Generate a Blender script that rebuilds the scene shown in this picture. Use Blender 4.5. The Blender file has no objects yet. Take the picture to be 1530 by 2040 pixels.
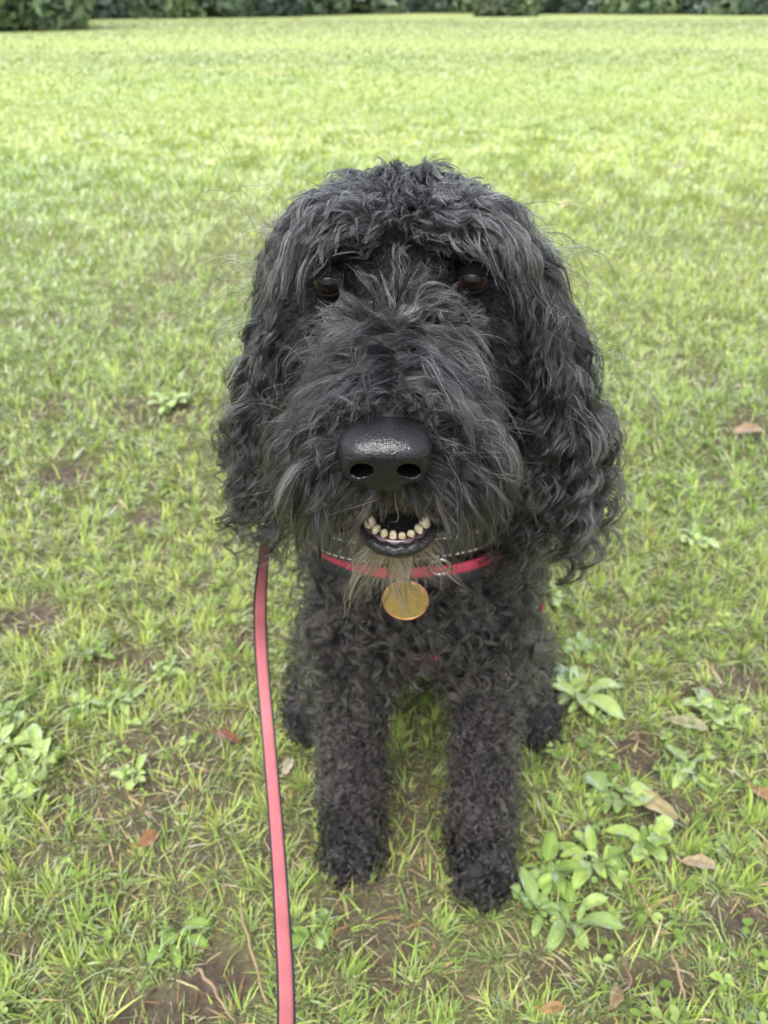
import bpy, math, random
import numpy as np
from mathutils import Vector, kdtree

# ------------------------------------------------------------------ camera, sky, sun, exposure
sc = bpy.context.scene
col = sc.collection
CAM_Z = 0.66
PITCH = math.radians(34.35)
F_PX = 1484.0                      # focal length in pixels of the 1530 x 2040 photograph
cam_d = bpy.data.cameras.new('camera')
cam = bpy.data.objects.new('camera', cam_d)
col.objects.link(cam)
cam.location = (0, 0, CAM_Z)
cam.rotation_euler = (math.pi / 2 - PITCH, 0, 0)
cam_d.sensor_fit = 'VERTICAL'
cam_d.sensor_height = 36.0
cam_d.lens = F_PX / 2040 * 36.0
cam_d.clip_start = 0.01
cam_d.clip_end = 1000
cam_d.dof.use_dof = True
cam_d.dof.focus_distance = 0.34
cam_d.dof.aperture_fstop = 12.0
sc.camera = cam

SUN_EL, SUN_AZ = math.radians(62), math.radians(200)
world = bpy.data.worlds.new('World')
sc.world = world
world.use_nodes = True
wn = world.node_tree.nodes
wl = world.node_tree.links
wn.clear()
sky = wn.new('ShaderNodeTexSky')
sky.sky_type = 'NISHITA'
sky.sun_disc = False
sky.sun_elevation = SUN_EL
sky.sun_rotation = SUN_AZ
sky.dust_density = 4.0
sky.air_density = 1.0
hs = wn.new('ShaderNodeHueSaturation')
hs.inputs['Saturation'].default_value = 0.42
bg = wn.new('ShaderNodeBackground')
bg.inputs['Strength'].default_value = 0.15
wo = wn.new('ShaderNodeOutputWorld')
wl.new(sky.outputs[0], hs.inputs['Color'])
wl.new(hs.outputs[0], bg.inputs['Color'])
wl.new(bg.outputs[0], wo.inputs['Surface'])

sun_d = bpy.data.lights.new('sun', 'SUN')
sun_d.energy = 1.5
sun_d.angle = math.radians(50)
sun_d.color = (1.0, 0.97, 0.92)
sun = bpy.data.objects.new('sun', sun_d)
col.objects.link(sun)
_sd = Vector((math.sin(SUN_AZ) * math.cos(SUN_EL), math.cos(SUN_AZ) * math.cos(SUN_EL), math.sin(SUN_EL)))
sun.rotation_euler = _sd.to_track_quat('Z', 'Y').to_euler()

sc.view_settings.view_transform = 'Standard'
sc.view_settings.look = 'None'
sc.view_settings.gamma = 1.0
sc.view_settings.exposure = 1.55
sc.render.engine = 'CYCLES'
sc.cycles.use_denoising = True
sc.cycles.max_bounces = 8
sc.cycles.transparent_max_bounces = 8

rng = np.random.default_rng(11)
random.seed(11)

# ------------------------------------------------------------------ helpers
FWD = np.array([0, math.cos(PITCH), -math.sin(PITCH)])
UPV = np.array([0, math.sin(PITCH), math.cos(PITCH)])


def ray(px, py):
    r = FWD + (py * 0 + (1020 - py) / F_PX) * UPV
    return r + np.array([(px - 765) / F_PX, 0, 0])


def at(px, py, Y):
    r = ray(px, py)
    return np.array([0, 0, CAM_Z]) + r * (Y / r[1])


def ground_at(px, py, z=0.0):
    r = ray(px, py)
    return np.array([0, 0, CAM_Z]) + r * ((z - CAM_Z) / r[2])


def tag(o, label=None, cat=None, group=None, kind=None):
    if label:
        o['label'] = label
    if cat:
        o['category'] = cat
    if group:
        o['group'] = group
    if kind:
        o['kind'] = kind
    return o


def empty(name, loc, label=None, cat=None, group=None):
    o = bpy.data.objects.new(name, None)
    o.empty_display_size = 0.05
    o.location = loc
    col.objects.link(o)
    return tag(o, label, cat, group)


def link(name, me, mat=None, parent=None, smooth=True):
    o = bpy.data.objects.new(name, me)
    col.objects.link(o)
    if mat is not None and len(me.materials) == 0:
        me.materials.append(mat)
    if parent is not None:
        o.parent = parent
        o.matrix_parent_inverse = parent_inv(parent)
    if smooth and hasattr(me, 'polygons') and len(me.polygons):
        me.polygons.foreach_set('use_smooth', np.ones(len(me.polygons), dtype=bool))
    return o


def parent_inv(p):
    from mathutils import Matrix
    m = Matrix.Identity(4)
    while p is not None:
        m = p.matrix_parent_inverse @ Matrix.LocRotScale(p.location, p.rotation_euler, p.scale) @ m
        p = p.parent
    return m.inverted()


def np_mesh(name, V, faces=None, quads=None, tris=None):
    """fast mesh from numpy vertex array and quad / triangle index arrays"""
    me = bpy.data.meshes.new(name)
    V = np.asarray(V, dtype=np.float32)
    if faces is not None:
        me.from_pydata([tuple(v) for v in V], [], faces)
        me.update()
        return me
    nq = 0 if quads is None else len(quads)
    nt = 0 if tris is None else len(tris)
    me.vertices.add(len(V))
    me.vertices.foreach_set('co', V.ravel())
    loops = []
    if nq:
        loops.append(np.asarray(quads, dtype=np.int32).ravel())
    if nt:
        loops.append(np.asarray(tris, dtype=np.int32).ravel())
    loops = np.concatenate(loops)
    me.loops.add(len(loops))
    me.loops.foreach_set('vertex_index', loops)
    me.polygons.add(nq + nt)
    st = np.concatenate([np.arange(nq) * 4, nq * 4 + np.arange(nt) * 3]).astype(np.int32)
    me.polygons.foreach_set('loop_start', st)
    me.update(calc_edges=True)
    return me


def point_color(me, name, C):
    a = me.attributes.new(name, 'FLOAT_COLOR', 'POINT')
    C = np.concatenate([C, np.ones((len(C), 1))], axis=1).astype(np.float32)
    a.data.foreach_set('color', C.ravel())


def norm(v):
    return v / np.maximum(np.linalg.norm(v, axis=-1, keepdims=True), 1e-9)


def sstep(a, b, x):
    t = np.clip((x - a) / (b - a), 0, 1)
    return t * t * (3 - 2 * t)


_lat = {}


def vnoise(x, y, scale, seed):
    """smooth 2-D value noise 0..1"""
    if seed not in _lat:
        _lat[seed] = np.random.default_rng(seed).random((256, 256))
    T = _lat[seed]
    u, v = np.asarray(x) / scale, np.asarray(y) / scale
    i, j = np.floor(u).astype(int), np.floor(v).astype(int)
    fu, fv = u - i, v - j
    fu = fu * fu * (3 - 2 * fu)
    fv = fv * fv * (3 - 2 * fv)
    a = T[i % 256, j % 256]; b = T[(i + 1) % 256, j % 256]
    c = T[i % 256, (j + 1) % 256]; d = T[(i + 1) % 256, (j + 1) % 256]
    return (a * (1 - fu) + b * fu) * (1 - fv) + (c * (1 - fu) + d * fu) * fv


def fbm(x, y, scale, seed, octv=4):
    s, a, t = 0, 1.0, 0
    for o in range(octv):
        s = s + a * vnoise(x, y, scale / 2 ** o, seed + o)
        t += a
        a *= 0.55
    return s / t


# ------------------------------------------------------------------ materials
def new_mat(name):
    m = bpy.data.materials.new(name)
    m.use_nodes = True
    nt = m.node_tree
    nt.nodes.clear()
    out = nt.nodes.new('ShaderNodeOutputMaterial')
    return m, nt, out


def principled(name, color, rough=0.5, spec=0.5, metal=0.0, coat=0.0, noise=None, bump=None):
    m, nt, out = new_mat(name)
    b = nt.nodes.new('ShaderNodeBsdfPrincipled')
    b.inputs['Base Color'].default_value = (*color, 1)
    b.inputs['Roughness'].default_value = rough
    b.inputs['Specular IOR Level'].default_value = spec
    b.inputs['Metallic'].default_value = metal
    b.inputs['Coat Weight'].default_value = coat
    nt.links.new(b.outputs[0], out.inputs['Surface'])
    tc = nt.nodes.new('ShaderNodeTexCoord')
    if noise:
        sc_, c2 = noise
        n = nt.nodes.new('ShaderNodeTexNoise')
        n.inputs['Scale'].default_value = sc_
        n.inputs['Detail'].default_value = 5
        r = nt.nodes.new('ShaderNodeMix')
        r.data_type = 'RGBA'
        r.inputs[6].default_value = (*color, 1)
        r.inputs[7].default_value = (*c2, 1)
        nt.links.new(tc.outputs['Object'], n.inputs['Vector'])
        rm = nt.nodes.new('ShaderNodeMapRange')
        rm.inputs[1].default_value = 0.35
        rm.inputs[2].default_value = 0.65
        nt.links.new(n.outputs['Fac'], rm.inputs[0])
        nt.links.new(rm.outputs[0], r.inputs[0])
        nt.links.new(r.outputs[2], b.inputs['Base Color'])
    if bump:
        sc_, st_, di_ = bump
        n = nt.nodes.new('ShaderNodeTexNoise')
        n.inputs['Scale'].default_value = sc_
        n.inputs['Detail'].default_value = 4
        bp = nt.nodes.new('ShaderNodeBump')
        bp.inputs['Strength'].default_value = st_
        bp.inputs['Distance'].default_value = di_
        nt.links.new(tc.outputs['Object'], n.inputs['Vector'])
        nt.links.new(n.outputs['Fac'], bp.inputs['Height'])
        nt.links.new(bp.outputs[0], b.inputs['Normal'])
    return m


def leaf_mat(name, attr='bcol', rough=0.45, trans=0.35, gloss=0.08):
    m, nt, out = new_mat(name)
    at_ = nt.nodes.new('ShaderNodeAttribute')
    at_.attribute_name = attr
    d = nt.nodes.new('ShaderNodeBsdfDiffuse')
    t = nt.nodes.new('ShaderNodeBsdfTranslucent')
    g = nt.nodes.new('ShaderNodeBsdfGlossy')
    g.inputs['Roughness'].default_value = rough
    g.inputs['Color'].default_value = (1, 1, 1, 1)
    m1 = nt.nodes.new('ShaderNodeMixShader')
    m1.inputs[0].default_value = trans
    m2 = nt.nodes.new('ShaderNodeMixShader')
    fr = nt.nodes.new('ShaderNodeFresnel')
    fr.inputs['IOR'].default_value = 1.4
    mu = nt.nodes.new('ShaderNodeMath')
    mu.operation = 'MULTIPLY'
    mu.inputs[1].default_value = gloss * 10
    nt.links.new(fr.outputs[0], mu.inputs[0])
    L = nt.links.new
    L(at_.outputs['Color'], d.inputs['Color'])
    L(at_.outputs['Color'], t.inputs['Color'])
    L(d.outputs[0], m1.inputs[1]); L(t.outputs[0], m1.inputs[2])
    L(mu.outputs[0], m2.inputs[0])
    L(m1.outputs[0], m2.inputs[1]); L(g.outputs[0], m2.inputs[2])
    L(m2.outputs[0], out.inputs['Surface'])
    return m


def hair_mat(name, rough=0.24, radial=0.35):
    m, nt, out = new_mat(name)
    a = nt.nodes.new('ShaderNodeAttribute')
    a.attribute_name = 'hcol'
    h = nt.nodes.new('ShaderNodeBsdfHairPrincipled')
    h.model = 'CHIANG'
    h.parametrization = 'COLOR'
    h.inputs['Roughness'].default_value = rough
    h.inputs['Radial Roughness'].default_value = radial
    h.inputs['IOR'].default_value = 1.34
    h.inputs['Random Roughness'].default_value = 0.2
    nt.links.new(a.outputs['Color'], h.inputs['Color'])
    nt.links.new(h.outputs[0], out.inputs['Surface'])
    return m


M_hair = hair_mat('black_hair')
M_hair_soft = hair_mat('soft_coat_hair', 0.4, 0.5)
M_skin = principled('dog_skin', (0.012, 0.011, 0.012), 0.8, 0.2)
M_grass = leaf_mat('grass_blade', gloss=.035)
M_weed = leaf_mat('weed_leaf', rough=0.4, trans=0.25, gloss=.025)
M_dead = leaf_mat('dead_leaf', rough=0.5, trans=0.2, gloss=0.012)
M_tree = leaf_mat('tree_leaf', rough=0.6, trans=0.3, gloss=0.01)
M_bark = principled('bark', (0.06, 0.045, 0.035), 0.9, 0.2, noise=(6, (0.11, 0.09, 0.07)), bump=(12, 0.6, 0.03))
M_pink = principled('pink_webbing', (0.43, 0.048, 0.090), 0.65, 0.3, noise=(60, (0.36, 0.04, 0.07)), bump=(900, 0.35, 0.0006))
M_black_web = principled('black_webbing', (0.018, 0.018, 0.02), 0.6, 0.4, bump=(800, 0.4, 0.0006))
M_leather = principled('black_leather', (0.022, 0.022, 0.025), 0.42, 0.5, bump=(350, 0.3, 0.0008))
M_thread = principled('pale_thread', (0.45, 0.43, 0.36), 0.7)
M_steel = principled('steel', (0.55, 0.55, 0.56), 0.28, 0.5, metal=1.0)

# ------------------------------------------------------------------ ground
PATCH = []          # bare mud patches: (x, y, rx, ry, angle, strength)


def patch(px, py, wx, wy, ang=0.0, s=1.0):
    g = ground_at(px, py)
    a = ground_at(px + wx, py)
    b = ground_at(px, py - wy)
    PATCH.append((g[0], g[1], abs(a[0] - g[0]), abs(b[1] - g[1]), ang, s))


for args in [(60, 1225, 90, 45), (260, 1320, 130, 40), (340, 560, 75, 22, 0, .9), (130, 950, 60, 30), (70, 640, 90, 20, 0, .7),
             (430, 1960, 95, 90), (300, 2020, 120, 60), (700, 1640, 70, 60, 0, .9), (820, 1600, 60, 120, 0, .8),
             (1270, 1500, 45, 60), (1330, 1610, 60, 40), (1400, 1390, 60, 30), (1480, 1830, 90, 50), (1300, 1960, 120, 60, 0, .8),
             (1100, 1930, 90, 50, 0, .7), (290, 1035, 50, 22), (490, 1270, 30, 30), (1500, 860, 60, 30, 0, .8),
             (1390, 750, 70, 35, 0, .8), (1480, 1360, 60, 40), (540, 1680, 40, 60, 0, .7), (1420, 960, 40, 22, 0, .6),
             (1250, 1250, 50, 30, 0, .7), (200, 1620, 60, 30, 0, .6), (1500, 400, 60, 22, 0, .7), (430, 500, 80, 18, 0, .5),
             (880, 1960, 60, 50, 0, .6), (1210, 1860, 60, 40, 0, .6), (40, 1900, 50, 40, 0, .6)]:
    patch(*args)


def bare(x, y):
    """1 = bare mud, 0 = full turf"""
    n = fbm(x, y, 0.22, 40, 4)
    m = fbm(x, y, 0.9, 60, 3)
    b = sstep(0.58, 0.70, n * 0.7 + m * 0.35)
    b = b * (0.62 - 0.32 * sstep(1.6, 5.0, y))
    for (cx, cy, rx, ry, an, s) in PATCH:
        w = 0.35 * (n - 0.5)
        d = np.sqrt(((x - cx) / rx) ** 2 + ((y - cy) / ry) ** 2) + w * 2.2
        b = np.maximum(b, .94 * s * (1 - sstep(0.45, 1.15, d)))
    return b


def ground_h(x, y):
    near = 1 - sstep(4, 30, y)
    h = (fbm(x, y, 0.35, 20, 3) - 0.5) * 0.022 * near + (vnoise(x, y, 6.0, 25) - 0.5) * 0.05 * sstep(2, 8, y)
    # the turf under the paws stays level
    r = np.sqrt((x - 0.03) ** 2 + (y - 0.5) ** 2)
    h = h * (0.25 + 0.75 * sstep(0.25, 0.7, r))
    br = bare(x, y)
    h = h - 0.006 * br * (1 - sstep(2, 6, y))
    h = h + (fbm(x, y, 0.045, 30, 3) - .5) * .016 * br * (1 - sstep(1.2, 2.2, y))
    return h


ys = np.concatenate([np.arange(-1.5, 0, 0.1), np.arange(0, 1.3, 0.007), np.arange(1.3, 5, 0.04), np.arange(5, 20, 0.4),
                     np.arange(20, 120, 4), np.arange(120, 500, 40)])
xs_ = np.concatenate([np.arange(0, 0.75, 0.007), np.arange(0.75, 4, 0.05), np.arange(4, 20, 0.5), np.arange(20, 100, 5), np.arange(100, 420, 40)])
xs_ = np.concatenate([-xs_[:0:-1], xs_])
GX, GY = np.meshgrid(xs_, ys)
GZ = ground_h(GX, GY)
nx, ny = len(xs_), len(ys)
ii = (np.arange(ny - 1)[:, None] * nx + np.arange(nx - 1)[None, :]).ravel()
gm = np_mesh('ground', np.stack([GX.ravel(), GY.ravel(), GZ.ravel()], 1), quads=np.stack([ii, ii + 1, ii + nx + 1, ii + nx], 1))
BR = bare(GX, GY).ravel()
point_color(gm, 'bare', np.stack([BR, BR, BR], 1))


def ground_material():
    m, nt, out = new_mat('field_ground')
    N, L = nt.nodes.new, nt.links.new
    g = N('ShaderNodeNewGeometry')
    b = N('ShaderNodeBsdfPrincipled')
    b.inputs['Roughness'].default_value = 0.75
    b.inputs['Specular IOR Level'].default_value = 0.3

    def noise(scale, det=6, rough=0.6):
        n = N('ShaderNodeTexNoise')
        n.inputs['Scale'].default_value = scale
        n.inputs['Detail'].default_value = det
        n.inputs['Roughness'].default_value = rough
        L(g.outputs['Position'], n.inputs['Vector'])
        return n

    def ramp(src, stops):
        r = N('ShaderNodeValToRGB')
        e = r.color_ramp.elements
        e[0].position, e[0].color = stops[0][0], (*stops[0][1], 1)
        e[1].position, e[1].color = stops[-1][0], (*stops[-1][1], 1)
        for p, c in stops[1:-1]:
            x = e.new(p)
            x.color = (*c, 1)
        L(src, r.inputs[0])
        return r.outputs[0]

    def mix(f, a, c):
        x = N('ShaderNodeMix')
        x.data_type = 'RGBA'
        L(f, x.inputs[0]); L(a, x.inputs[6]); L(c, x.inputs[7])
        return x.outputs[2]
    soil = ramp(noise(60, 8, .72).outputs['Fac'], [(0.25, (0.025, 0.018, 0.013)), (0.5, (0.055, 0.040, 0.030)), (0.75, (0.11, 0.083, 0.062))])
    thatch = ramp(noise(230, 4, .75).outputs['Fac'], [(0.3, (0.03, 0.026, 0.014)), (0.55, (0.085, 0.085, 0.036)), (0.75, (0.19, 0.165, 0.08))])
    turf = ramp(noise(9, 8, 0.75).outputs['Fac'], [(0.28, (0.19, 0.25, 0.06)), (0.5, (0.27, 0.34, 0.09)), (0.72, (0.35, 0.41, 0.13))])
    big = ramp(noise(0.35, 5).outputs['Fac'], [(0.3, (0.20, 0.245, 0.088)), (0.55, (0.235, 0.275, 0.105)), (0.75, (0.265, 0.295, 0.12))])
    at_ = N('ShaderNodeAttribute')
    at_.attribute_name = 'bare'
    near = mix(at_.outputs['Fac'], thatch, soil)
    sx = N('ShaderNodeSeparateXYZ')
    L(g.outputs['Position'], sx.inputs[0])
    mr = N('ShaderNodeMapRange')
    mr.inputs[1].default_value = 1.2
    mr.inputs[2].default_value = 9.0
    L(sx.outputs['Y'], mr.inputs[0])
    mr2 = N('ShaderNodeMapRange')
    mr2.inputs[1].default_value = 5
    mr2.inputs[2].default_value = 30
    L(sx.outputs['Y'], mr2.inputs[0])
    far = mix(mr2.outputs[0], turf, big)
    L(mix(mr.outputs[0], near, far), b.inputs['Base Color'])
    bp = N('ShaderNodeBump')
    bp.inputs['Strength'].default_value = 0.7
    bp.inputs['Distance'].default_value = 0.012
    L(noise(120, 5).outputs['Fac'], bp.inputs['Height'])
    L(bp.outputs[0], b.inputs['Normal'])
    L(b.outputs[0], out.inputs['Surface'])
    return m


ground = link('ground', gm, ground_material())
tag(ground, 'muddy turf of a wide mown field reaching to the trees', 'ground', kind='structure')


# ------------------------------------------------------------------ grass
def blades(x, y, length, width, tilt, bend, head, colr, seg, tipdark=0.0):
    """flat tapering bent blades; returns V, quads, tris, C"""
    n = len(x)
    base = np.stack([x, y, ground_h(x, y) - 0.002], 1)
    hd = np.stack([np.cos(head), np.sin(head), np.zeros(n)], 1)
    side = np.stack([-np.sin(head), np.cos(head), np.zeros(n)], 1)
    tw = rng.normal(0, 0.5, n)
    rows = []
    p = base
    for k in range(seg + 1):
        t = k / seg
        w = width * (1 - t ** 1.7) * (0.75 + 0.25 * min(1, 3 * t))
        th = tilt + bend * t
        s2 = side * np.cos(tw * t)[:, None] + np.stack([0 * th, 0 * th, np.sin(tw * t)], 1)
        if k < seg:
            rows.append(p - s2 * (w / 2)[:, None]); rows.append(p + s2 * (w / 2)[:, None])
        else:
            rows.append(p)
        step = (length / seg)[:, None] * (hd * np.sin(th)[:, None] + np.array([0, 0, 1.0]) * np.cos(th)[:, None])
        p = p + step
    nv = 2 * seg + 1
    V = np.stack(rows, 1)
    C = np.empty((n, nv, 3))
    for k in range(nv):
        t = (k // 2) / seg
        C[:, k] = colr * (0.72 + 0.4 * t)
    # keep blades from sinking below the soil
    V[:, 2:, 2] = np.maximum(V[:, 2:, 2], base[:, None, 2] + 0.003)
    o = (np.arange(n) * nv)[:, None]
    q = np.concatenate([o + np.array([2 * k, 2 * k + 1, 2 * k + 3, 2 * k + 2]) for k in range(seg - 1)], 0) if seg > 1 else np.zeros((0, 4), int)
    t3 = o + np.array([2 * seg - 2, 2 * seg - 1, 2 * seg])
    return V.reshape(-1, 3), q, t3, C.reshape(-1, 3)


GREENS = np.array([[0.165, 0.25, 0.045], [0.225, 0.315, 0.062], [0.295, 0.38, 0.082], [0.195, 0.285, 0.075], [0.365, 0.435, 0.115]])
STRAW = np.array([[0.40, 0.34, 0.18], [0.33, 0.25, 0.12], [0.26, 0.16, 0.08], [0.48, 0.42, 0.26]])


def grass_band(name, y0, y1, dens, lmin, lmax, w0, w1, seg, label, straw=0.1, fade=None):
    hw1 = 0.72 * y1 + 0.85
    n = int((y1 - y0) * 2 * hw1 * dens)
    y = y0 + (y1 - y0) * rng.random(n)
    x = (rng.random(n) * 2 - 1) * hw1
    keepw = np.abs(x) < 0.72 * y + 0.85
    if fade:                                            # thin out towards the next band so that no seam shows
        keepw &= rng.random(n) < np.clip((y - y0) / fade[0], 0, 1) if fade[0] else True
        keepw &= rng.random(n) < np.clip((y1 - y) / fade[1], 0, 1) if fade[1] else True
    # tufts: pull towards tuft centres
    x, y = x[keepw], y[keepw]
    n = len(x)
    cell = 0.035 if y1 < 3 else 0.12
    cx, cy = np.floor(x / cell), np.floor(y / cell)
    hsh = np.abs(np.sin(cx * 12.9898 + cy * 78.233) * 43758.5453) % 1
    hsh2 = np.abs(np.sin(cx * 39.346 + cy * 11.135) * 24634.6345) % 1
    tx, ty = (cx + hsh) * cell, (cy + hsh2) * cell
    pull = rng.random(n) * (0.75 if y1 < 3 else 0.0)
    ox, oy = x - tx, y - ty
    x, y = x - ox * pull, y - oy * pull
    keep = rng.random(n) > bare(x, y) * 0.93
    # nothing grows through the dog's paws
    x, y, ox, oy, hsh = x[keep], y[keep], ox[keep], oy[keep], hsh[keep]
    n = len(x)
    L = lmin + (lmax - lmin) * rng.random(n) ** 1.6
    lush = fbm(x, y, 0.5, 80, 3)
    L *= 0.6 + 0.8 * lush
    W = w0 + (w1 - w0) * rng.random(n)
    head = np.arctan2(oy, ox) + rng.normal(0, 0.9, n)
    tilt = np.abs(rng.normal(0.45, 0.35, n))
    bend = rng.normal(0.7, 0.5, n)
    ci = np.clip((hsh * 3 + rng.random(n) * 2.5).astype(int), 0, 4)
    C = GREENS[ci] * (0.8 + 0.4 * rng.random((n, 1)))
    big = fbm(x, y, 1.3, 90, 3)[:, None]
    C = C * (0.85 + 0.3 * big) * (1 + (big - 0.5) * np.array([0.5, 0.1, 0.2]))
    st = rng.random(n) < straw * (0.5 + 1.2 * bare(x, y))
    C[st] = STRAW[rng.integers(0, 4, st.sum())] * (0.7 + 0.5 * rng.random((st.sum(), 1)))
    tilt[st] += 0.6
    C = C * (1.10 + sstep(.5, 3.0, y)[:, None] * np.array([.30, .25, .35]) - sstep(4.0, 14.0, y)[:, None] * np.array([.50, .52, .36]))  # brightness over distance put into the blade colour: lighter mid-field, darker far
    W = W * (y / (.5 * (y0 + y1))) if y1 > 3 else W
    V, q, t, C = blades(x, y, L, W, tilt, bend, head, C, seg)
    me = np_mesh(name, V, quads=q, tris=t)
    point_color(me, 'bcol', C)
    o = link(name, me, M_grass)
    tag(o, label, 'grass', kind='stuff')
    return o


# the dog's paws press the turf flat here (no blades inside)
grass_band('grass', 0.02, 1.0, 58000, 0.011, 0.040, 0.0010, 0.0026, 3, 'short wet grass blades of the nearest turf around the dog', 0.20, (0, .15))
grass_band('grass', 0.02, 1.1, 50000, 0.006, 0.018, 0.0009, 0.0019, 2, 'fine short under-grass filling the nearest turf', 0.30)
grass_band('grass', 0.85, 2.6, 27000, 0.012, 0.040, 0.0018, 0.0038, 2, 'green grass blades of the field just behind the dog', 0.17, (.15, .5))
grass_band('grass', 2.1, 6.0, 6500, 0.02, 0.055, 0.004, 0.009, 2, 'blurred pale green grass of the middle of the field', 0.12, (.5, 1.5))
grass_band('grass', 4.5, 16.0, 900, 0.025, 0.055, 0.008, 0.018, 2, 'pale grass of the far half of the field', 0.10, (1.5, 7))
grass_band('grass', 8.0, 45.0, 62, 0.03, 0.06, 0.024, 0.05, 2, 'pale yellowish grass running up to the tree line', 0.06, (8, 12))

# dry straw and stems pressed into the mud
n = 26000
y = .05 + 1.9 * rng.random(n)
x = (rng.random(n) * 2 - 1) * (.62 * y + .5)
kp = rng.random(n) < .06 + .6 * bare(x, y)
x, y = x[kp], y[kp]
n = len(x)
V, q, t, C = blades(x, y, .008 + .028 * rng.random(n) ** 2, .0009 + .0014 * rng.random(n), 1.15 + .45 * rng.random(n), rng.normal(0, .3, n), rng.random(n) * 6.28,
                    np.array([[.22, .15, .08], [.14, .085, .045], [.30, .23, .13], [.09, .06, .035]])[rng.integers(0, 4, n)] * (.7 + .5 * rng.random((n, 1))), 2)
me = np_mesh('straw', V, quads=q, tris=t)
point_color(me, 'bcol', C)
tag(link('dead_straw', me, M_dead), 'brown bits of dead straw pressed into the mud', 'straw', kind='stuff')

# ------------------------------------------------------------------ the dog's body as one implicit surface
H = 0.004
ORG = np.array([-0.19, 0.23, -0.012])
DIM = np.array([112, 190, 170])
D = np.full(DIM, 0.06, dtype=np.float32)
BEST = np.full(DIM, 9.0, dtype=np.float32)
LAB = np.zeros(DIM, dtype=np.int8)
LABS = {}


def _sub(lo, hi, m=0.035):
    a = np.clip(np.floor((np.asarray(lo) - m - ORG) / H).astype(int), 0, DIM - 1)
    b = np.clip(np.ceil((np.asarray(hi) + m - ORG) / H).astype(int), 1, DIM)
    sl = tuple(slice(a[i], b[i]) for i in range(3))
    g = np.meshgrid(*[ORG[i] + H * np.arange(a[i], b[i]) for i in range(3)], indexing='ij')
    return sl, np.stack(g, -1).astype(np.float32)


def smin(a, b, k):
    h = np.clip(0.5 + 0.5 * (b - a) / k, 0, 1)
    return b * (1 - h) + a * h - k * h * (1 - h)


def rotm(rx=0, ry=0, rz=0):
    from mathutils import Euler
    return np.array(Euler((math.radians(rx), math.radians(ry), math.radians(rz))).to_matrix())


def ell(c, r, lab, rot=None, k=0.014, cut=False):
    c, r = np.asarray(c, dtype=float), np.asarray(r, dtype=float)
    R = np.max(r)
    sl, P = _sub(c - R, c + R)
    q = P - c.astype(np.float32)
    if rot is not None:
        q = q @ rot.astype(np.float32)
    k0 = np.linalg.norm(q / r, axis=-1)
    k1 = np.linalg.norm(q / (r * r), axis=-1) + 1e-6
    d = k0 * (k0 - 1) / k1
    _merge(sl, d, lab, k, cut)


def cap(a, b, ra, rb, lab, k=0.014, cut=False):
    a, b = np.asarray(a, dtype=float), np.asarray(b, dtype=float)
    R = max(ra, rb)
    sl, P = _sub(np.minimum(a, b) - R, np.maximum(a, b) + R)
    ab = b - a
    t = np.clip(((P - a) @ ab) / (ab @ ab), 0, 1)
    d = np.linalg.norm(P - (a + t[..., None] * ab), axis=-1) - (ra + (rb - ra) * t)
    _merge(sl, d, lab, k, cut)


def _merge(sl, d, lab, k, cut):
    if cut:
        D[sl] = -smin(-D[sl], d.astype(np.float32), k)
        return
    D[sl] = smin(D[sl], d.astype(np.float32), k)
    li = LABS.setdefault(lab, len(LABS) + 1)
    m = d < BEST[sl]
    BEST[sl] = np.where(m, d, BEST[sl])
    LAB[sl] = np.where(m, li, LAB[sl])


HX = 0.010            # head centre line
# torso and rump
ell((.034, .500, .285), (.068, .078, .105), 'chest')
ell((.042, .600, .265), (.080, .130, .105), 'torso', rotm(-38, 0, 0), k=.03)
ell((.050, .700, .150), (.088, .095, .115), 'rump', k=.03)
cap((.052, .78, .09), (.075, .86, .10), .022, .012, 'rump')
# neck
cap((.018, .470, .510), (.031, .510, .345), .056, .066, 'neck', k=.02)
ell((.020, .482, .335), (.080, .062, .036), 'neck', k=.02)
# forelegs
for sx, px_, py_ in ((-1, -.030, .412), (1, .088, .388)):
    sh = (.031 + sx * .047, .490, .300)
    el_ = (.031 + sx * .060, .458, .185)
    lab = 'foreleg_left' if sx < 0 else 'foreleg_right'
    cap(sh, el_, .038, .028, 'chest', k=.02)
    wr = (px_ + .001, py_ + .018, .062)
    cap(el_, wr, .0215, .0195, lab, k=.012)
    cap(wr, (px_, py_ + .012, .026), .0195, .0215, lab)
    ell((px_, py_ - .006, .021), (.0245, .039, .021), lab, k=.012)
    for tx in (-.0155, -.0055, .0055, .0155):
        ell((px_ + tx, py_ - .035 + abs(tx) * .7, .0145), (.0075, .013, .0135), lab, k=.005)
# haunches and hind feet
for sx, tx, ty, fx, fy in ((1, .118, .605, .160, .545), (-1, -.028, .612, -.078, .552)):
    lab = 'hindleg_left' if sx < 0 else 'hindleg_right'
    ell((tx, ty, .150), (.040, .085, .092), lab, rotm(-20, 0, 0), k=.02)
    cap((tx + sx * .012, ty - .06, .11), (fx, fy + .085, .05), .035, .024, lab)
    ell((fx, fy + .045, .030), (.024, .058, .026), lab)
    ell((fx, fy, .022), (.027, .034, .022), lab)
    for q in (-.015, -.005, .005, .015):
        ell((fx + q, fy - .026 + abs(q) * .5, .014), (.007, .012, .013), lab, k=.005)
# head
ell((HX, .448, .533), (.060, .062, .045), 'skull')
ell((HX, .410, .522), (.052, .042, .040), 'skull')
for sx in (-1, 1):
    ell((HX + sx * .032, .394, .566), (.026, .020, .011), 'skull', k=.008)
    ell((HX + sx * .040, .420, .498), (.030, .036, .036), 'cheek', k=.02)
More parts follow.
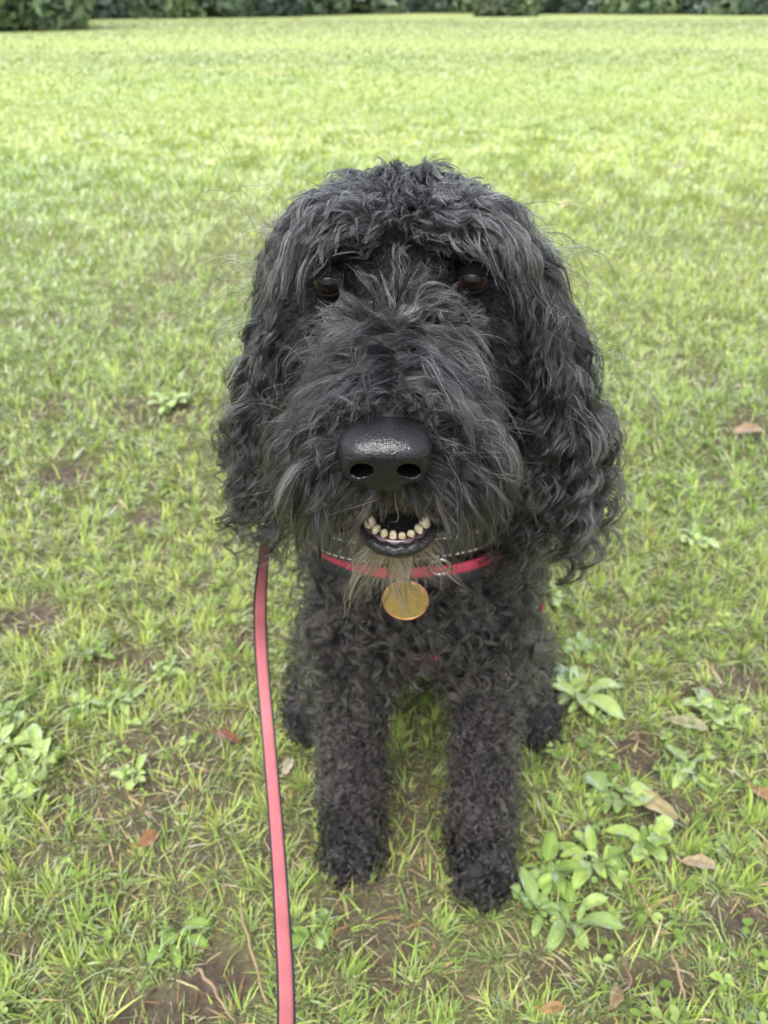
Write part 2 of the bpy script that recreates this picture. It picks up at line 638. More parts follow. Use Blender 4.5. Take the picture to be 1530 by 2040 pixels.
# muzzle and lower jaw
cap((.009, .400, .513), (.003, .302, .496), .029, .0225, 'muzzle', k=.012)
for sx in (-1, 1):
    ell((.004 + sx * .017, .318, .487), (.020, .030, .020), 'muzzle', k=.01)
cap((.0075, .415, .455), (.0068, .318, .4285), .024, .0125, 'jaw', k=.008)
ell((.0068, .304, .455), (.0180, .030, .0100), 'muzzle', k=.004, cut=True)
# eye sockets
EYES = [at(655, 568, .372), at(944, 562, .374)]
for e in EYES:
    ell(e + np.array([0, -.006, .001]), (.0140, .018, .0115), 'skull', k=.006, cut=True)
# ears: hanging flaps
ell((-.052, .448, .530), (.016, .030, .028), 'ear_left', rotm(0, 25, 0), k=.012)
ell((-.066, .436, .460), (.012, .036, .078), 'ear_left', rotm(0, 6, -12), k=.012)
ell((.074, .446, .532), (.016, .032, .030), 'ear_right', rotm(0, -25, 0), k=.012)
ell((.098, .430, .452), (.016, .046, .090), 'ear_right', rotm(0, -8, 20), k=.012)

GR = np.stack(np.gradient(D, H), -1).astype(np.float32)


def _tri(A, P):
    q = (P - ORG) / H
    q = np.clip(q, 0, DIM - 1.001)
    i = q.astype(int)
    f = (q - i).astype(np.float32)
    if A.ndim == 4:
        f = f[..., None, :]
    fx, fy, fz = f[..., 0], f[..., 1], f[..., 2]
    i0, i1, i2 = i[..., 0], i[..., 1], i[..., 2]
    r = 0
    for a in (0, 1):
        for b in (0, 1):
            for c in (0, 1):
                w = (fx if a else 1 - fx) * (fy if b else 1 - fy) * (fz if c else 1 - fz)
                r = r + w * A[i0 + a, i1 + b, i2 + c]
    return r


def sdf(P):
    return _tri(D, P)


def grad(P):
    return norm(_tri(GR, P))


def lab_at(P):
    i = np.clip(np.rint((P - ORG) / H).astype(int), 0, DIM - 1)
    return LAB[i[:, 0], i[:, 1], i[:, 2]]


def surface_nets(D, org, h):
    s = D < 0
    n0, n1, n2 = [d - 1 for d in D.shape]
    cnt = np.zeros((n0, n1, n2), np.float32)
    acc = np.zeros((n0, n1, n2, 3), np.float32)
    offs = [(a, b, c) for a in (0, 1) for b in (0, 1) for c in (0, 1)]
    sl = lambda o: (slice(o[0], o[0] + n0), slice(o[1], o[1] + n1), slice(o[2], o[2] + n2))
    for ax in range(3):
        for o in offs:
            if o[ax]:
                continue
            p = list(o); p[ax] = 1
            A, B = D[sl(o)], D[sl(p)]
            m = (A < 0) != (B < 0)
            t = np.where(m, A / np.where(m, A - B, 1), 0)
            cnt += m
            for q in range(3):
                acc[..., q] += m * (o[q] if q != ax else 0)
            acc[..., ax] += np.where(m, t, 0)
    act = cnt > 0
    idx = np.full(act.shape, -1, int)
    idx[act] = np.arange(act.sum())
    V = org + h * (np.argwhere(act) + acc[act] / cnt[act][:, None])
    Q = []
    for ax in range(3):
        u, v = (ax + 1) % 3, (ax + 2) % 3
        a = [slice(0, n0), slice(0, n1), slice(0, n2)]
        a[u] = slice(1, [n0, n1, n2][u]); a[v] = slice(1, [n0, n1, n2][v])
        b = list(a)
        b[ax] = slice(a[ax].start + 1, a[ax].stop + 1)
        s0, s1 = s[tuple(a)], s[tuple(b)]
        e = np.argwhere(s0 != s1) + np.array([x.start for x in a])
        inside = s[e[:, 0], e[:, 1], e[:, 2]]
        du = np.zeros(3, int); du[u] = 1
        dv = np.zeros(3, int); dv[v] = 1
        g = lambda w: idx[w[:, 0], w[:, 1], w[:, 2]]
        q = np.stack([g(e - du - dv), g(e - dv), g(e), g(e - du)], 1)
        q[~inside] = q[~inside][:, ::-1]
        Q.append(q)
    return V, np.concatenate(Q)


BV, BQ = surface_nets(D, ORG, H)
dog = empty('dog', (.035, .50, 0), 'black curly-haired dog sitting on muddy grass with its mouth slightly open', 'dog')
bm_ = np_mesh('body', BV, quads=BQ)
body = link('body', bm_, M_skin, dog)

# ------------------------------------------------------------------ hair roots
tri = np.concatenate([BQ[:, [0, 1, 2]], BQ[:, [0, 2, 3]]])
ta, tb, tc_ = BV[tri[:, 0]], BV[tri[:, 1]], BV[tri[:, 2]]
tcen = (ta + tb + tc_) / 3
tarea = np.linalg.norm(np.cross(tb - ta, tc_ - ta), axis=1) / 2
tlab = lab_at(tcen + grad(tcen) * 0.0)


def sample(mask, n):
    w = tarea * mask
    k = rng.choice(len(w), n, p=w / w.sum())
    u, v = rng.random(n), rng.random(n)
    f = u + v > 1
    u[f], v[f] = 1 - u[f], 1 - v[f]
    P = ta[k] + (tb[k] - ta[k]) * u[:, None] + (tc_[k] - ta[k]) * v[:, None]
    return P, grad(P)


def isl(*names):
    return np.isin(tlab, [LABS[n] for n in names])


def nearest(A, B):
    kd = kdtree.KDTree(len(B))
    for i, b in enumerate(B):
        kd.insert(b, i)
    kd.balance()
    return np.array([kd.find(a)[1] for a in A])


MX = .0068
nose_c = at(768, 908, .278)
G_DOWN = np.array([0, 0, -1.0])


def grow(P, N, d0, L, K, grav, off):
    pos = P.copy()
    v = norm(d0)
    pts = [pos.copy()]
    ds = (L / (K - 1))[:, None]
    for k in range(1, K):
        t = k / (K - 1)
        v = norm(v + G_DOWN * (grav / (K - 1))[:, None])
        pos = pos + v * ds
        d = sdf(pos)[:, None]
        g = grad(pos)
        o = (off * min(1, t * 3))[:, None]
        pen = np.clip(o - d, 0, 0.02)
        pos = pos + g * pen
        vin = np.minimum((v * g).sum(1, keepdims=True), 0)
        v = norm(np.where(d < o, v - vin * g, v))
        pts.append(pos.copy())
    return np.stack(pts, 1)


def add_curl(G, L, amp, wl_, flat=0.7, ramp=0.25, coh=0.0):
    n, K, _ = G.shape
    T = norm(np.gradient(G, axis=1))
    ref = norm(rng.normal(size=(n, 1, 3)))
    U = norm(np.cross(T, ref))
    W = np.cross(T, U)
    t = np.linspace(0, 1, K)[None, :]
    ph = rng.random((n, 1)) * 2 * math.pi
    sgn = np.where(rng.random((n, 1)) < .5, -1, 1)
    if coh:
        P0 = G[:, 0]
        ph = ph * (1 - coh) + coh * 6.28 * (1.2 * np.sin(P0 @ np.array([70, 40, 30])) + np.sin(P0 @ np.array([-35, 60, 80])))[:, None]
        sgn = np.ones((n, 1))
        ref = norm(ref * (1 - coh) + np.array([.3, .2, 1.0]))
        U = norm(np.cross(T, ref))
        W = np.cross(T, U)
    a = amp[:, None] * sstep(0, ramp, t) * (0.7 + 0.6 * rng.random((n, 1)))
    ang = sgn * 2 * math.pi * t * (L / wl_)[:, None] + ph
    return G + U * (a * np.cos(ang))[..., None] + W * (a * flat * np.sin(ang))[..., None]


def hair(name, parts_mask, n_guides, n_subs, n_hairs, K, style, parent, mat=None, label=None, c1=0.6, c2=0.9, frizz=0.002, fly=0.03, trim=False):
    """style(P, N) -> dict with d0, L, grav, off, amp, wl, col, rad (arrays)"""
    Pg, Ng = sample(parts_mask, n_guides)
    Ps, Ns = sample(parts_mask, n_subs)
    Ph, Nh = sample(parts_mask, n_hairs)
    s = style(Pg, Ng)
    L = s['L'] * (0.8 + 0.4 * rng.random(n_guides))
    d0 = norm(s['d0']) + rng.normal(0, s.get('jit', 0.12), (n_guides, 3))
    G = grow(Pg, Ng, d0, L, K, s['grav'], s['off'] * (0.3 + 0.9 * rng.random(n_guides)))
    G = add_curl(G, L, s['amp'], s['wl'], s.get('flat', 0.7), s.get('ramp', .25), s.get('coh', 0.0))
    hs_ = nearest(Ph, Ps)
    sg = nearest(Ps, Pg)
    gi = sg[hs_]
    sh = style(Ph, Nh)
    t = np.linspace(0, 1, K)
    # length variation: re-parametrise along the guide
    lv = (0.62 + 0.42 * rng.random(n_hairs)) * np.clip(sh['L'] / np.maximum(s['L'][gi], 1e-4), 0.3, 1.15)
    ss = np.clip(lv[:, None] * t[None, :], 0, 1.0) * (K - 1)
    i0 = np.minimum(ss.astype(int), K - 2)
    fr = (ss - i0)[..., None]
    Gc = G[gi[:, None], i0] * (1 - fr) + G[gi[:, None], i0 + 1] * fr
    f1 = (c1 * sstep(0, 0.8, ss / (K - 1)))[..., None]
    f2 = (c2 * sstep(0, 0.45, ss / (K - 1)))[..., None]
    o1 = (Ps[hs_] - Pg[gi])[:, None, :]
    o2 = (Ph - Ps[hs_])[:, None, :]
    X = Gc + o1 * (1 - f1) + o2 * (1 - f2)
    # sub strands wander a little
    sd = rng.normal(0, 1, (n_subs, 3))
    sp = rng.random(n_subs) * 6.28
    sf = 3 + 5 * rng.random(n_subs)
    wob = np.sin(ss / (K - 1) * sf[hs_][:, None] + sp[hs_][:, None]) - np.sin(sp[hs_])[:, None]
    X = X + sd[hs_][:, None, :] * (wob * frizz * 1.2 * t[None, :])[..., None]
    # each hair
    hd = rng.normal(0, 1, (n_hairs, 3))
    hd = np.clip(hd, -1.8, 1.8)
    hp = rng.random(n_hairs) * 6.28
    hf = 4 + 8 * rng.random(n_hairs)
    am = frizz * 0.16 * (0.3 + rng.exponential(0.7, n_hairs))
    flym = rng.random(n_hairs) < fly
    am[flym] *= 5
    wob = np.sin(t[None, :] * hf[:, None] + hp[:, None]) - np.sin(hp)[:, None]
    X = X + hd[:, None, :] * (wob * am[:, None])[..., None]
    col_ = sh['col'] * (0.6 + 0.8 * rng.random((n_hairs, 1)))
    rad_ = sh['rad']
    tone = np.exp(rng.normal(0, .38, n_guides))
    col_ = col_ * tone[gi][:, None] * np.exp(rng.normal(0, .22, n_subs))[hs_][:, None]
    if trim:
        X, kp = clip_hair(X)
        X, col_, rad_ = X[kp], col_[kp], rad_[kp]
    return curves(name, X, col_, rad_, parent, mat or M_hair, label)


def clip_hair(X):
    """groomed short in front of the eyes, the nose leather and the mouth"""
    n, K, _ = X.shape
    hit = np.zeros((n, K), bool)
    for e, r0, r1 in ((EYES[0], .0058, .0055), (EYES[1], .0036, .0025)):
        a, b = e + np.array([0, -.006, -.0015]), e + np.array([0, -.07, .018])
        ab = b - a
        t = np.clip(((X - a) @ ab) / (ab @ ab), 0, 1)
        hit |= np.linalg.norm(X - (a + t[..., None] * ab), axis=-1) < r0 + (r1 - r0) * t
    x, y, z = X[..., 0], X[..., 1], X[..., 2]
    hit |= (np.abs(x - MX) < .0175) & (y < .335) & (z > .4345) & (z < .4640)
    hit |= (np.abs(x - nose_c[0]) < .0205 - .35 * np.clip(nose_c[2] - .004 - z, 0, .02)) & (y < nose_c[1] + .004) & (np.abs(z - nose_c[2]) < .0160)
    first = np.where(hit.any(1), hit.argmax(1), K)
    f = np.where(first < K, np.maximum(first - 1, 0) / (K - 1), 1.0)
    kp = f > .15
    ss = f[:, None] * np.arange(K)[None, :]
    i0 = np.minimum(ss.astype(int), K - 2)
    fr = (ss - i0)[..., None]
    r = np.arange(n)[:, None]
    return X[r, i0] * (1 - fr) + X[r, i0 + 1] * fr, kp


def curves(name, X, C, rad, parent, mat, label=None):
    n, K, _ = X.shape
    hc = bpy.data.hair_curves.new(name)
    hc.add_curves([K] * n)
    hc.attributes['position'].data.foreach_set('vector', X.astype(np.float32).ravel())
    a = hc.attributes.get('radius') or hc.attributes.new('radius', 'FLOAT', 'POINT')
    t = np.linspace(0, 1, K)
    R = rad[:, None] * (1 - 0.75 * t[None, :] ** 1.5)
    a.data.foreach_set('value', R.astype(np.float32).ravel())
    c = hc.attributes.new('hcol', 'FLOAT_COLOR', 'CURVE')
    C4 = np.concatenate([np.clip(C, 0, 1), np.ones((n, 1))], 1).astype(np.float32)
    c.data.foreach_set('color', C4.ravel())
    hc.materials.append(mat)
    o = bpy.data.objects.new(name, hc)
    col.objects.link(o)
    o.parent = parent
    o.matrix_parent_inverse = parent_inv(parent)
    if label:
        o['label'] = label
    return o


BLACK = np.array([0.008, 0.0075, 0.0085])
GREY = np.array([0.15, 0.145, 0.145])


def hcol(n, grey, base=BLACK, gcol=GREY, spread=1.0):
    """mix of black hairs and pale ones, for grey hair and for painted highlights; grey = share per hair (array or number)"""
    g = (rng.random(n) < grey)[:, None] * (0.35 + 0.9 * rng.random((n, 1)))
    return base * (0.7 + 0.8 * rng.random((n, 1)) * spread) * (1 - np.clip(g, 0, 1)) + gcol * g


def A(n, v):
    return np.full(n, float(v))


# --- skull, top of head and fringe
def st_head(P, N):
    n = len(P)
    dx = P[:, 0] - HX
    side = sstep(.030, .052, np.abs(dx))
    back = sstep(.455, .485, P[:, 1])
    d = np.stack([dx * 16 * (1 - .8 * side), -1.0 + .8 * side + 1.6 * back, -1.3 * side], 1)
    d = d - (d * N).sum(1, keepdims=True) * N
    d = norm(d) + N * (0.17 - .09 * side)[:, None]
    return dict(d0=d, L=.024 - .004 * side, grav=.35 + .5 * side, off=.008 - .004 * side, amp=A(n, .0019), wl=A(n, .024), jit=.06, coh=.75, flat=.6,
                col=hcol(n, .50 - .2 * side, gcol=GREY * 1.6), rad=A(n, .00011))  # extra pale hairs on the crown: its sheen put into the hair colour


# --- brow: fringe arching over the eyes, falling outside them
def st_brow(P, N):
    n = len(P)
    dx = P[:, 0] - HX
    out = sstep(.020, .046, np.abs(dx))
    d = np.stack([np.sign(dx) * .55 * sstep(.002, .012, np.abs(dx)) + dx * 9, A(n, -.9), .25 - .55 * out], 1)
    d = norm(d) + N * .18
    return dict(d0=d, L=.017 + .020 * out, grav=.5 + 2.0 * out, off=.008 - .003 * out, amp=A(n, .0018), wl=A(n, .032), jit=.07, coh=.6, flat=.6,
                col=hcol(n, .60 - .22 * out, gcol=GREY * 1.5), rad=A(n, .00011))  # pale share raised along the brow, a highlight painted into the hairs


# --- short face hair round the eyes and cheeks
def st_face(P, N):
    n = len(P)
    dx = P[:, 0] - HX
    d = np.stack([dx * 10, A(n, .25), A(n, -.9)], 1)
    d = norm(d) + N * 0.3
    L = .009 + .006 * sstep(.028, .055, np.abs(dx))
    for e in EYES:
        r = np.linalg.norm(P - e, axis=1)
        L = np.minimum(L, .003 + .45 * np.maximum(r - .016, 0))
    return dict(d0=d, L=L, grav=A(n, .8), off=A(n, .004), amp=A(n, .001), wl=A(n, .03), jit=.15, col=hcol(n, .04 + .10 * sstep(.530, .505, P[:, 2])), rad=A(n, .0001))  # few pale hairs round the eyes: shade under the fringe put into colour


# --- muzzle: stands up between the eyes, parts above the nose and falls as a moustache
def st_muzzle(P, N):
    n = len(P)
    dx = P[:, 0] - .004
    Y, Z = P[:, 1], P[:, 2]
    sgn = np.sign(dx) * sstep(0, .004, np.abs(dx))
    stop = sstep(.338, .372, Y)
    up = sstep(-.2, .6, N[:, 2])
    d = np.stack([sgn * (1.0 - .55 * stop) + dx * 12, -.35 + .75 * stop, .15 + .75 * stop - .55 * (1 - up)], 1)
    d = norm(d) + N * (.22 + .35 * up)[:, None]
    side = 1 - up
    L = ((.013 - .005 * sstep(.365, .385, Y)) * stop + (1 - stop) * (.042 * up + .036 * side))
    nose = np.sqrt((dx / .020) ** 2 + ((Y - .290) / .016) ** 2 + ((Z - .503) / .020) ** 2)
    L = L * (1 - .74 * sstep(.322, .350, Y) * side) * sstep(.55, 1.35, nose) + .004
    under = sstep(.482, .472, Z) * sstep(.021, .014, np.abs(dx))
    L = np.where(under > .3, .006, L)
    d = np.where((under > .3)[:, None], np.stack([dx * 20, A(n, -.3), A(n, -1)], 1), d)
    grav = .3 * stop + (1 - stop) * (2.9 * up + 2.6 * side)
    gr = .60 * stop + (1 - stop) * (.27 * up + .12 * side)
    c = hcol(n, gr)
    c = np.where((c.mean(1) > .03)[:, None] & (stop > .4)[:, None], c * 2.5, c)
    c = np.where((under > .3)[:, None], np.array([.045, .038, .020]) * (0.4 + rng.random((n, 1))), c)
    # lower tips of the moustache are stained brown-olive
    ol = (rng.random(n) < .35 * sstep(.495, .475, Z) * (under < .2))[:, None]
    c = np.where(ol, np.array([.07, .058, .034]), c)
    return dict(d0=d, L=L, grav=grav, off=.010 * up + .014 * side, amp=A(n, .0030), wl=A(n, .05), jit=.14, col=c, rad=A(n, .00011), flat=.6, coh=.4)


# --- chin beard
def st_beard(P, N):
    n = len(P)
    dx = P[:, 0] - .0068
    fr = sstep(.350, .315, P[:, 1])
    d = np.stack([dx * 66, -.60 * fr - .1, A(n, -.85)], 1)
    d = norm(d) + N * .35
    pale = np.array([.26, .205, .125])
    c = np.where((rng.random(n) < .25)[:, None], np.array([.14, .085, .06]), pale * (0.35 + .8 * rng.random((n, 1))))
    c = np.where((rng.random(n) < .12 + .6 * (1 - fr))[:, None], BLACK * 2, c)
    return dict(d0=d, L=.018 + .017 * sstep(.440, .422, P[:, 2]) * fr + .004 * (1 - fr), grav=A(n, .40), off=A(n, .004), amp=A(n, .0008), wl=A(n, .04), jit=.2,
                col=c, rad=A(n, .00009))


# --- ears: wavy above, ringlets below
def st_ear(sx):
    cx = -.075 if sx < 0 else .105

    def f(P, N):
        n = len(P)
        low = sstep(.54, .43, P[:, 2])
        out = np.stack([sx * (.02 + .10 * low), A(n, -.12), A(n, -.8)], 1)
        d = norm(out) + N * (.06 + .44 * low[:, None])
        return dict(d0=d, L=.036 + .024 * low, grav=1.6 + .4 * (1 - low), off=.003 + .015 * low, amp=.0022 + .0038 * low,
                    wl=.046 - .020 * low, jit=.18, flat=.85, ramp=.3, coh=.3,
                    col=hcol(n, .27), rad=A(n, .000115))
    return f


def band_w(P):
    """1 near the collar and harness bands, where the coat is pressed flat"""
    return ring_mask(P)


RING_C = np.array([.030, .487])


def ring_z(phi):
    return .338 + .12 * sstep(math.radians(70), math.radians(180), np.abs(phi)) - .012 * np.clip(-np.sin(phi), 0, 1) * sstep(-.3, .5, np.cos(phi))


def ring_mask(P):
    phi = np.arctan2(P[:, 0] - RING_C[0], -(P[:, 1] - RING_C[1]))
    return 1 - sstep(.012, .022, np.abs(P[:, 2] - (ring_z(phi) + .002)))


def st_neck(P, N):
    n = len(P)
    d = np.stack([(P[:, 0] - .03) * 8, A(n, -.1), A(n, -1)], 1)
    d = norm(d) + N * .5
    b = ring_mask(P)
    return dict(d0=d, L=.022 * (1 - .75 * b), grav=A(n, .5), off=.008 * (1 - b) + .001, amp=.003 * (1 - b) + .0004, wl=A(n, .02), jit=.25, col=hcol(n, .12), rad=A(n, .00012))


# --- chest and back: soft loose curls
def st_coat(P, N):
    n = len(P)
    d = np.stack([(P[:, 0] - .035) * 5, A(n, .05), A(n, -.8)], 1)
    d = norm(d) * .8 + N * .9
    b = ring_mask(P)
    return dict(d0=d, L=.027 * (1 - .8 * b), grav=A(n, .7), off=.011 * (1 - b) + .001, amp=.0042 * (1 - b) + .0004, wl=A(n, .017), jit=.4, flat=1.0, ramp=.35,
                col=hcol(n, .10, base=np.array([.028, .0255, .0245]), gcol=np.array([.11, .10, .095])), rad=A(n, .00014))


# --- legs: short tight curls, glossy ringlets on the paws
def st_leg(P, N):
    n = len(P)
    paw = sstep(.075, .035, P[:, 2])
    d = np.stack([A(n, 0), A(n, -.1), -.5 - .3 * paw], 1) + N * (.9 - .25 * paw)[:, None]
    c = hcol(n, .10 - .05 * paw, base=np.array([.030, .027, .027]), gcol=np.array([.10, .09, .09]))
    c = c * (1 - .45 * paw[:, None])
    return dict(d0=d, L=.019 + .004 * paw, grav=A(n, .5), off=.007 - .003 * paw, amp=.0028 + .0006 * paw, wl=.0085 + .0045 * paw, jit=.55, flat=1.0, ramp=.3,
                col=c, rad=.00014 + .00003 * paw)


fc = tcen
dxh = np.abs(fc[:, 0] - HX)
headm = isl('skull')
browm = headm & (fc[:, 1] < .414) & (fc[:, 2] > .5625)
topm = headm & ~browm & ((fc[:, 2] > .560) | (fc[:, 1] > .44) | ((dxh > .047) & (fc[:, 2] > .545)))
facem = (headm & ~topm & ~browm) | isl('cheek')
muzm = isl('muzzle') & ~((np.abs(fc[:, 0] - .0068) < .012) & (fc[:, 2] < .470) & (fc[:, 1] < .335) & (fc[:, 2] > .440))
# bare mouth lining and nose base
muzm &= ~((np.abs(fc[:, 0] - .001) < .014) & (fc[:, 1] < .288) & (np.abs(fc[:, 2] - .503) < .012))
jawm = isl('jaw') & ~((fc[:, 2] > .434) & (np.abs(fc[:, 0] - .0068) < .0135) & (fc[:, 1] < .345))

hair('head_hair', topm, 620, 2600, 28000, 16, st_head, dog, c1=.45, c2=.94, frizz=.0011, trim=True)
hair('brow_hair', browm, 170, 800, 9000, 16, st_brow, dog, c1=.68, c2=.95, frizz=.0012, trim=True)
hair('face_hair', facem, 400, 2600, 13000, 10, st_face, dog, c1=.5, c2=.8, frizz=.0012, trim=True)
hair('muzzle_hair', muzm, 700, 3200, 32000, 16, st_muzzle, dog, c1=.5, c2=.96, frizz=.0022, fly=.05, trim=True)
hair('beard', jawm, 300, 1400, 9000, 12, st_beard, dog, c1=.5, c2=.86, frizz=.0022, label='short pale brown and dark beard under the open mouth', trim=True)
hair('ear_hair', isl('ear_left'), 280, 1700, 21000, 26, st_ear(-1), dog, c1=.86, c2=.96, frizz=.0018, fly=.05)
hair('ear_hair', isl('ear_right'), 380, 2300, 30000, 26, st_ear(1), dog, c1=.86, c2=.96, frizz=.0018, fly=.05)


def st_lock(P, N):
    n = len(P)
    dx = P[:, 0] - .005
    d = np.stack([np.sign(dx) * .75, A(n, -.35), A(n, -.35)], 1) + N * .35
    return dict(d0=d, L=A(n, .050), grav=A(n, 3.0), off=A(n, .016), amp=A(n, .0035), wl=A(n, .055), jit=.15, flat=.5, col=hcol(n, .04), rad=A(n, .00013))


def st_stray(P, N):
    n = len(P)
    d = np.stack([np.sign(P[:, 0] - HX) * .55, A(n, -.25), A(n, -.25)], 1) + N * .55
    return dict(d0=d, L=A(n, .062), grav=A(n, 1.5), off=A(n, .022), amp=A(n, .0060), wl=A(n, .050), jit=.35, flat=.8, col=hcol(n, .30), rad=A(n, .00011))


def st_silver(P, N):
    n = len(P)
    d = np.stack([np.sign(P[:, 0] - HX) * .6, A(n, -.35), A(n, -.3)], 1) + N * .35
    g = (.16 + .3 * rng.random((n, 1))) * np.array([1.0, .98, .96])
    return dict(d0=d, L=A(n, .042), grav=A(n, 2.0), off=A(n, .015), amp=A(n, .0035), wl=A(n, .036), jit=.3, flat=.8, col=g, rad=A(n, .000095))


hair('silver_hair', muzm & (np.abs(fc[:, 0] - .004) > .010) | isl('ear_left', 'ear_right'), 420, 420, 1100, 22, st_silver, dog, c1=.4, c2=.8, frizz=.003, fly=.2, trim=True,
     label='thin silver hairs scattered over muzzle and ears')
lockm = isl('muzzle') & (np.abs(fc[:, 0] - .004) > .019) & (fc[:, 1] < .345) & (fc[:, 2] > .475) & (fc[:, 2] < .500)
hair('moustache_lock', lockm, 34, 34, 1500, 18, st_lock, dog, c1=.9, c2=.965, frizz=.0008, trim=True, label='thick black wet-looking strands of the moustache')
hair('stray_hair', isl('ear_left', 'ear_right') | muzm & (np.abs(fc[:, 0] - .004) > .015), 220, 220, 420, 26, st_stray, dog, c1=.5, c2=.7, frizz=.004, fly=.3, trim=True)
hair('neck_hair', isl('neck'), 420, 2600, 15000, 12, st_neck, dog, c1=.6, c2=.85)
hair('chest_hair', isl('chest'), 620, 3500, 34000, 20, st_coat, dog, mat=M_hair_soft, c1=.92, c2=.95, frizz=.0010)
hair('coat', isl('torso', 'rump'), 800, 4500, 22000, 18, st_coat, dog, mat=M_hair_soft, c1=.88, c2=.93, frizz=.0012)
for nm, g0 in (('foreleg_left', 620), ('foreleg_right', 620), ('hindleg_left', 560), ('hindleg_right', 560)):
    up_ = fc[:, 2] > .046
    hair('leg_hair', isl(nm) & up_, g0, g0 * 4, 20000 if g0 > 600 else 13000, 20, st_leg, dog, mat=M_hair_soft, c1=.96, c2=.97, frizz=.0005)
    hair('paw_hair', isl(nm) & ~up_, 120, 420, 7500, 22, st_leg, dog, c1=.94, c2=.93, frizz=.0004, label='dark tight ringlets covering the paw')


# ------------------------------------------------------------------ nose
def small_sdf(lo, hi, h, prims, planes=(), late=()):
    """prims: list of (kind, params, k, cut) -> mesh verts, quads"""
    lo, hi = np.asarray(lo, float), np.asarray(hi, float)
    n = np.ceil((hi - lo) / h).astype(int) + 1
    g = np.stack(np.meshgrid(*[lo[i] + h * np.arange(n[i]) for i in range(3)], indexing='ij'), -1)
    d = np.full(n, 1.0)
    for kind, a, k, cut in prims:
        if kind == 'e':
            c, r = np.array(a[0]), np.array(a[1])
            q = g - c
            if len(a) > 2:
                q = q @ a[2]
            k0 = np.linalg.norm(q / r, axis=-1)
            k1 = np.linalg.norm(q / (r * r), axis=-1) + 1e-6
            e = k0 * (k0 - 1) / k1
        else:
            p, q2, ra, rb = np.array(a[0]), np.array(a[1]), a[2], a[3]
            ab = q2 - p
            t = np.clip(((g - p) @ ab) / (ab @ ab), 0, 1)
            e = np.linalg.norm(g - (p + t[..., None] * ab), axis=-1) - (ra + (rb - ra) * t)
        d = -smin(-d, e, k) if cut else smin(d, e, k)
    for (pt, nn, k) in planes:
        e = (np.asarray(pt) - g) @ np.asarray(nn)            # keep the side the normal points away from
        d = -smin(-d, e, k)
    for kind, a, k, cut in late:
        c, r = np.array(a[0]), np.array(a[1])
        if kind == 'e':
            q = (g - c) @ a[2]
            k0 = np.linalg.norm(q / r, axis=-1)
            e = k0 * (k0 - 1) / (np.linalg.norm(q / (r * r), axis=-1) + 1e-6)
        else:
            ab = r - c
            t = np.clip(((g - c) @ ab) / (ab @ ab), 0, 1)
            e = np.linalg.norm(g - (c + t[..., None] * ab), axis=-1) - (a[2] + (a[3] - a[2]) * t)
        d = -smin(-d, e, k)
    return surface_nets(d, lo, h)


npr = [('e', ((0, .001, .0035), (.0190, .0150, .0122)), .004, False),
       ('e', ((0, .002, -.0075), (.0125, .0105, .0085)), .006, False),
       ('e', ((0, .008, .006), (.017, .014, .010)), .006, False)]
for s in (-1, 1):
    npr.append(('e', ((s * .0125, .001, -.0025), (.0068, .0112, .0078)), .003, False))
late = []
NOSTRIL = [((s * .0094, -.0100, -.0020), (.0044, .0120, .0036), rotm(0, s * 24, -s * 16)) for s in (-1, 1)]
for s, nz in zip((-1, 1), NOSTRIL):
    late.append(('e', nz, .0012, True))
    late.append(('c', ((s * .0110, -.0125, -.0046), (s * .0205, -.0035, -.0072), .0021, .0012), .0016, True))
late.append(('c', ((0, -.0115, -.0070), (0, -.0085, -.0170), .0002, .0009), .0014, True))
pl = [((0, -.0112, 0), tuple(norm(np.array([0, -1.0, -.16]))), .004), ((0, 0, .0138), tuple(norm(np.array([0, -.10, 1.0]))), .011)]
NV, NQ = small_sdf((-.024, -.02, -.02), (.024, .026, .02), .0006, npr, pl, late)
NV = NV * np.array([1.04, 1.0, 1.08]) + nose_c
nm_ = np_mesh('nose', NV, quads=NQ)


def nose_material():
    m, nt, out = new_mat('wet_nose')
    N, L = nt.nodes.new, nt.links.new
    b = N('ShaderNodeBsdfPrincipled')
    b.inputs['Base Color'].default_value = (.006, .006, .007, 1)
    b.inputs['Roughness'].default_value = .45
    b.inputs['Specular IOR Level'].default_value = 0.0
    b.inputs['Coat Weight'].default_value = 1.0
    b.inputs['Coat IOR'].default_value = 1.5
    b.inputs['Coat Roughness'].default_value = .06
    tc = N('ShaderNodeTexCoord')
    v = N('ShaderNodeTexVoronoi')
    v.feature = 'DISTANCE_TO_EDGE'
    v.inputs['Scale'].default_value = 1050
    n = N('ShaderNodeTexNoise')
    n.inputs['Scale'].default_value = 500
    L(tc.outputs['Object'], v.inputs['Vector']); L(tc.outputs['Object'], n.inputs['Vector'])
    ad = N('ShaderNodeMath'); ad.operation = 'ADD'
    L(v.outputs['Distance'], ad.inputs[0]); L(n.outputs['Fac'], ad.inputs[1])
    bp = N('ShaderNodeBump')
    bp.inputs['Strength'].default_value = .55
    bp.inputs['Distance'].default_value = .0005
    L(ad.outputs[0], bp.inputs['Height'])
    L(bp.outputs[0], b.inputs['Normal']); L(bp.outputs[0], b.inputs['Coat Normal'])
    L(b.outputs[0], out.inputs['Surface'])
    return m


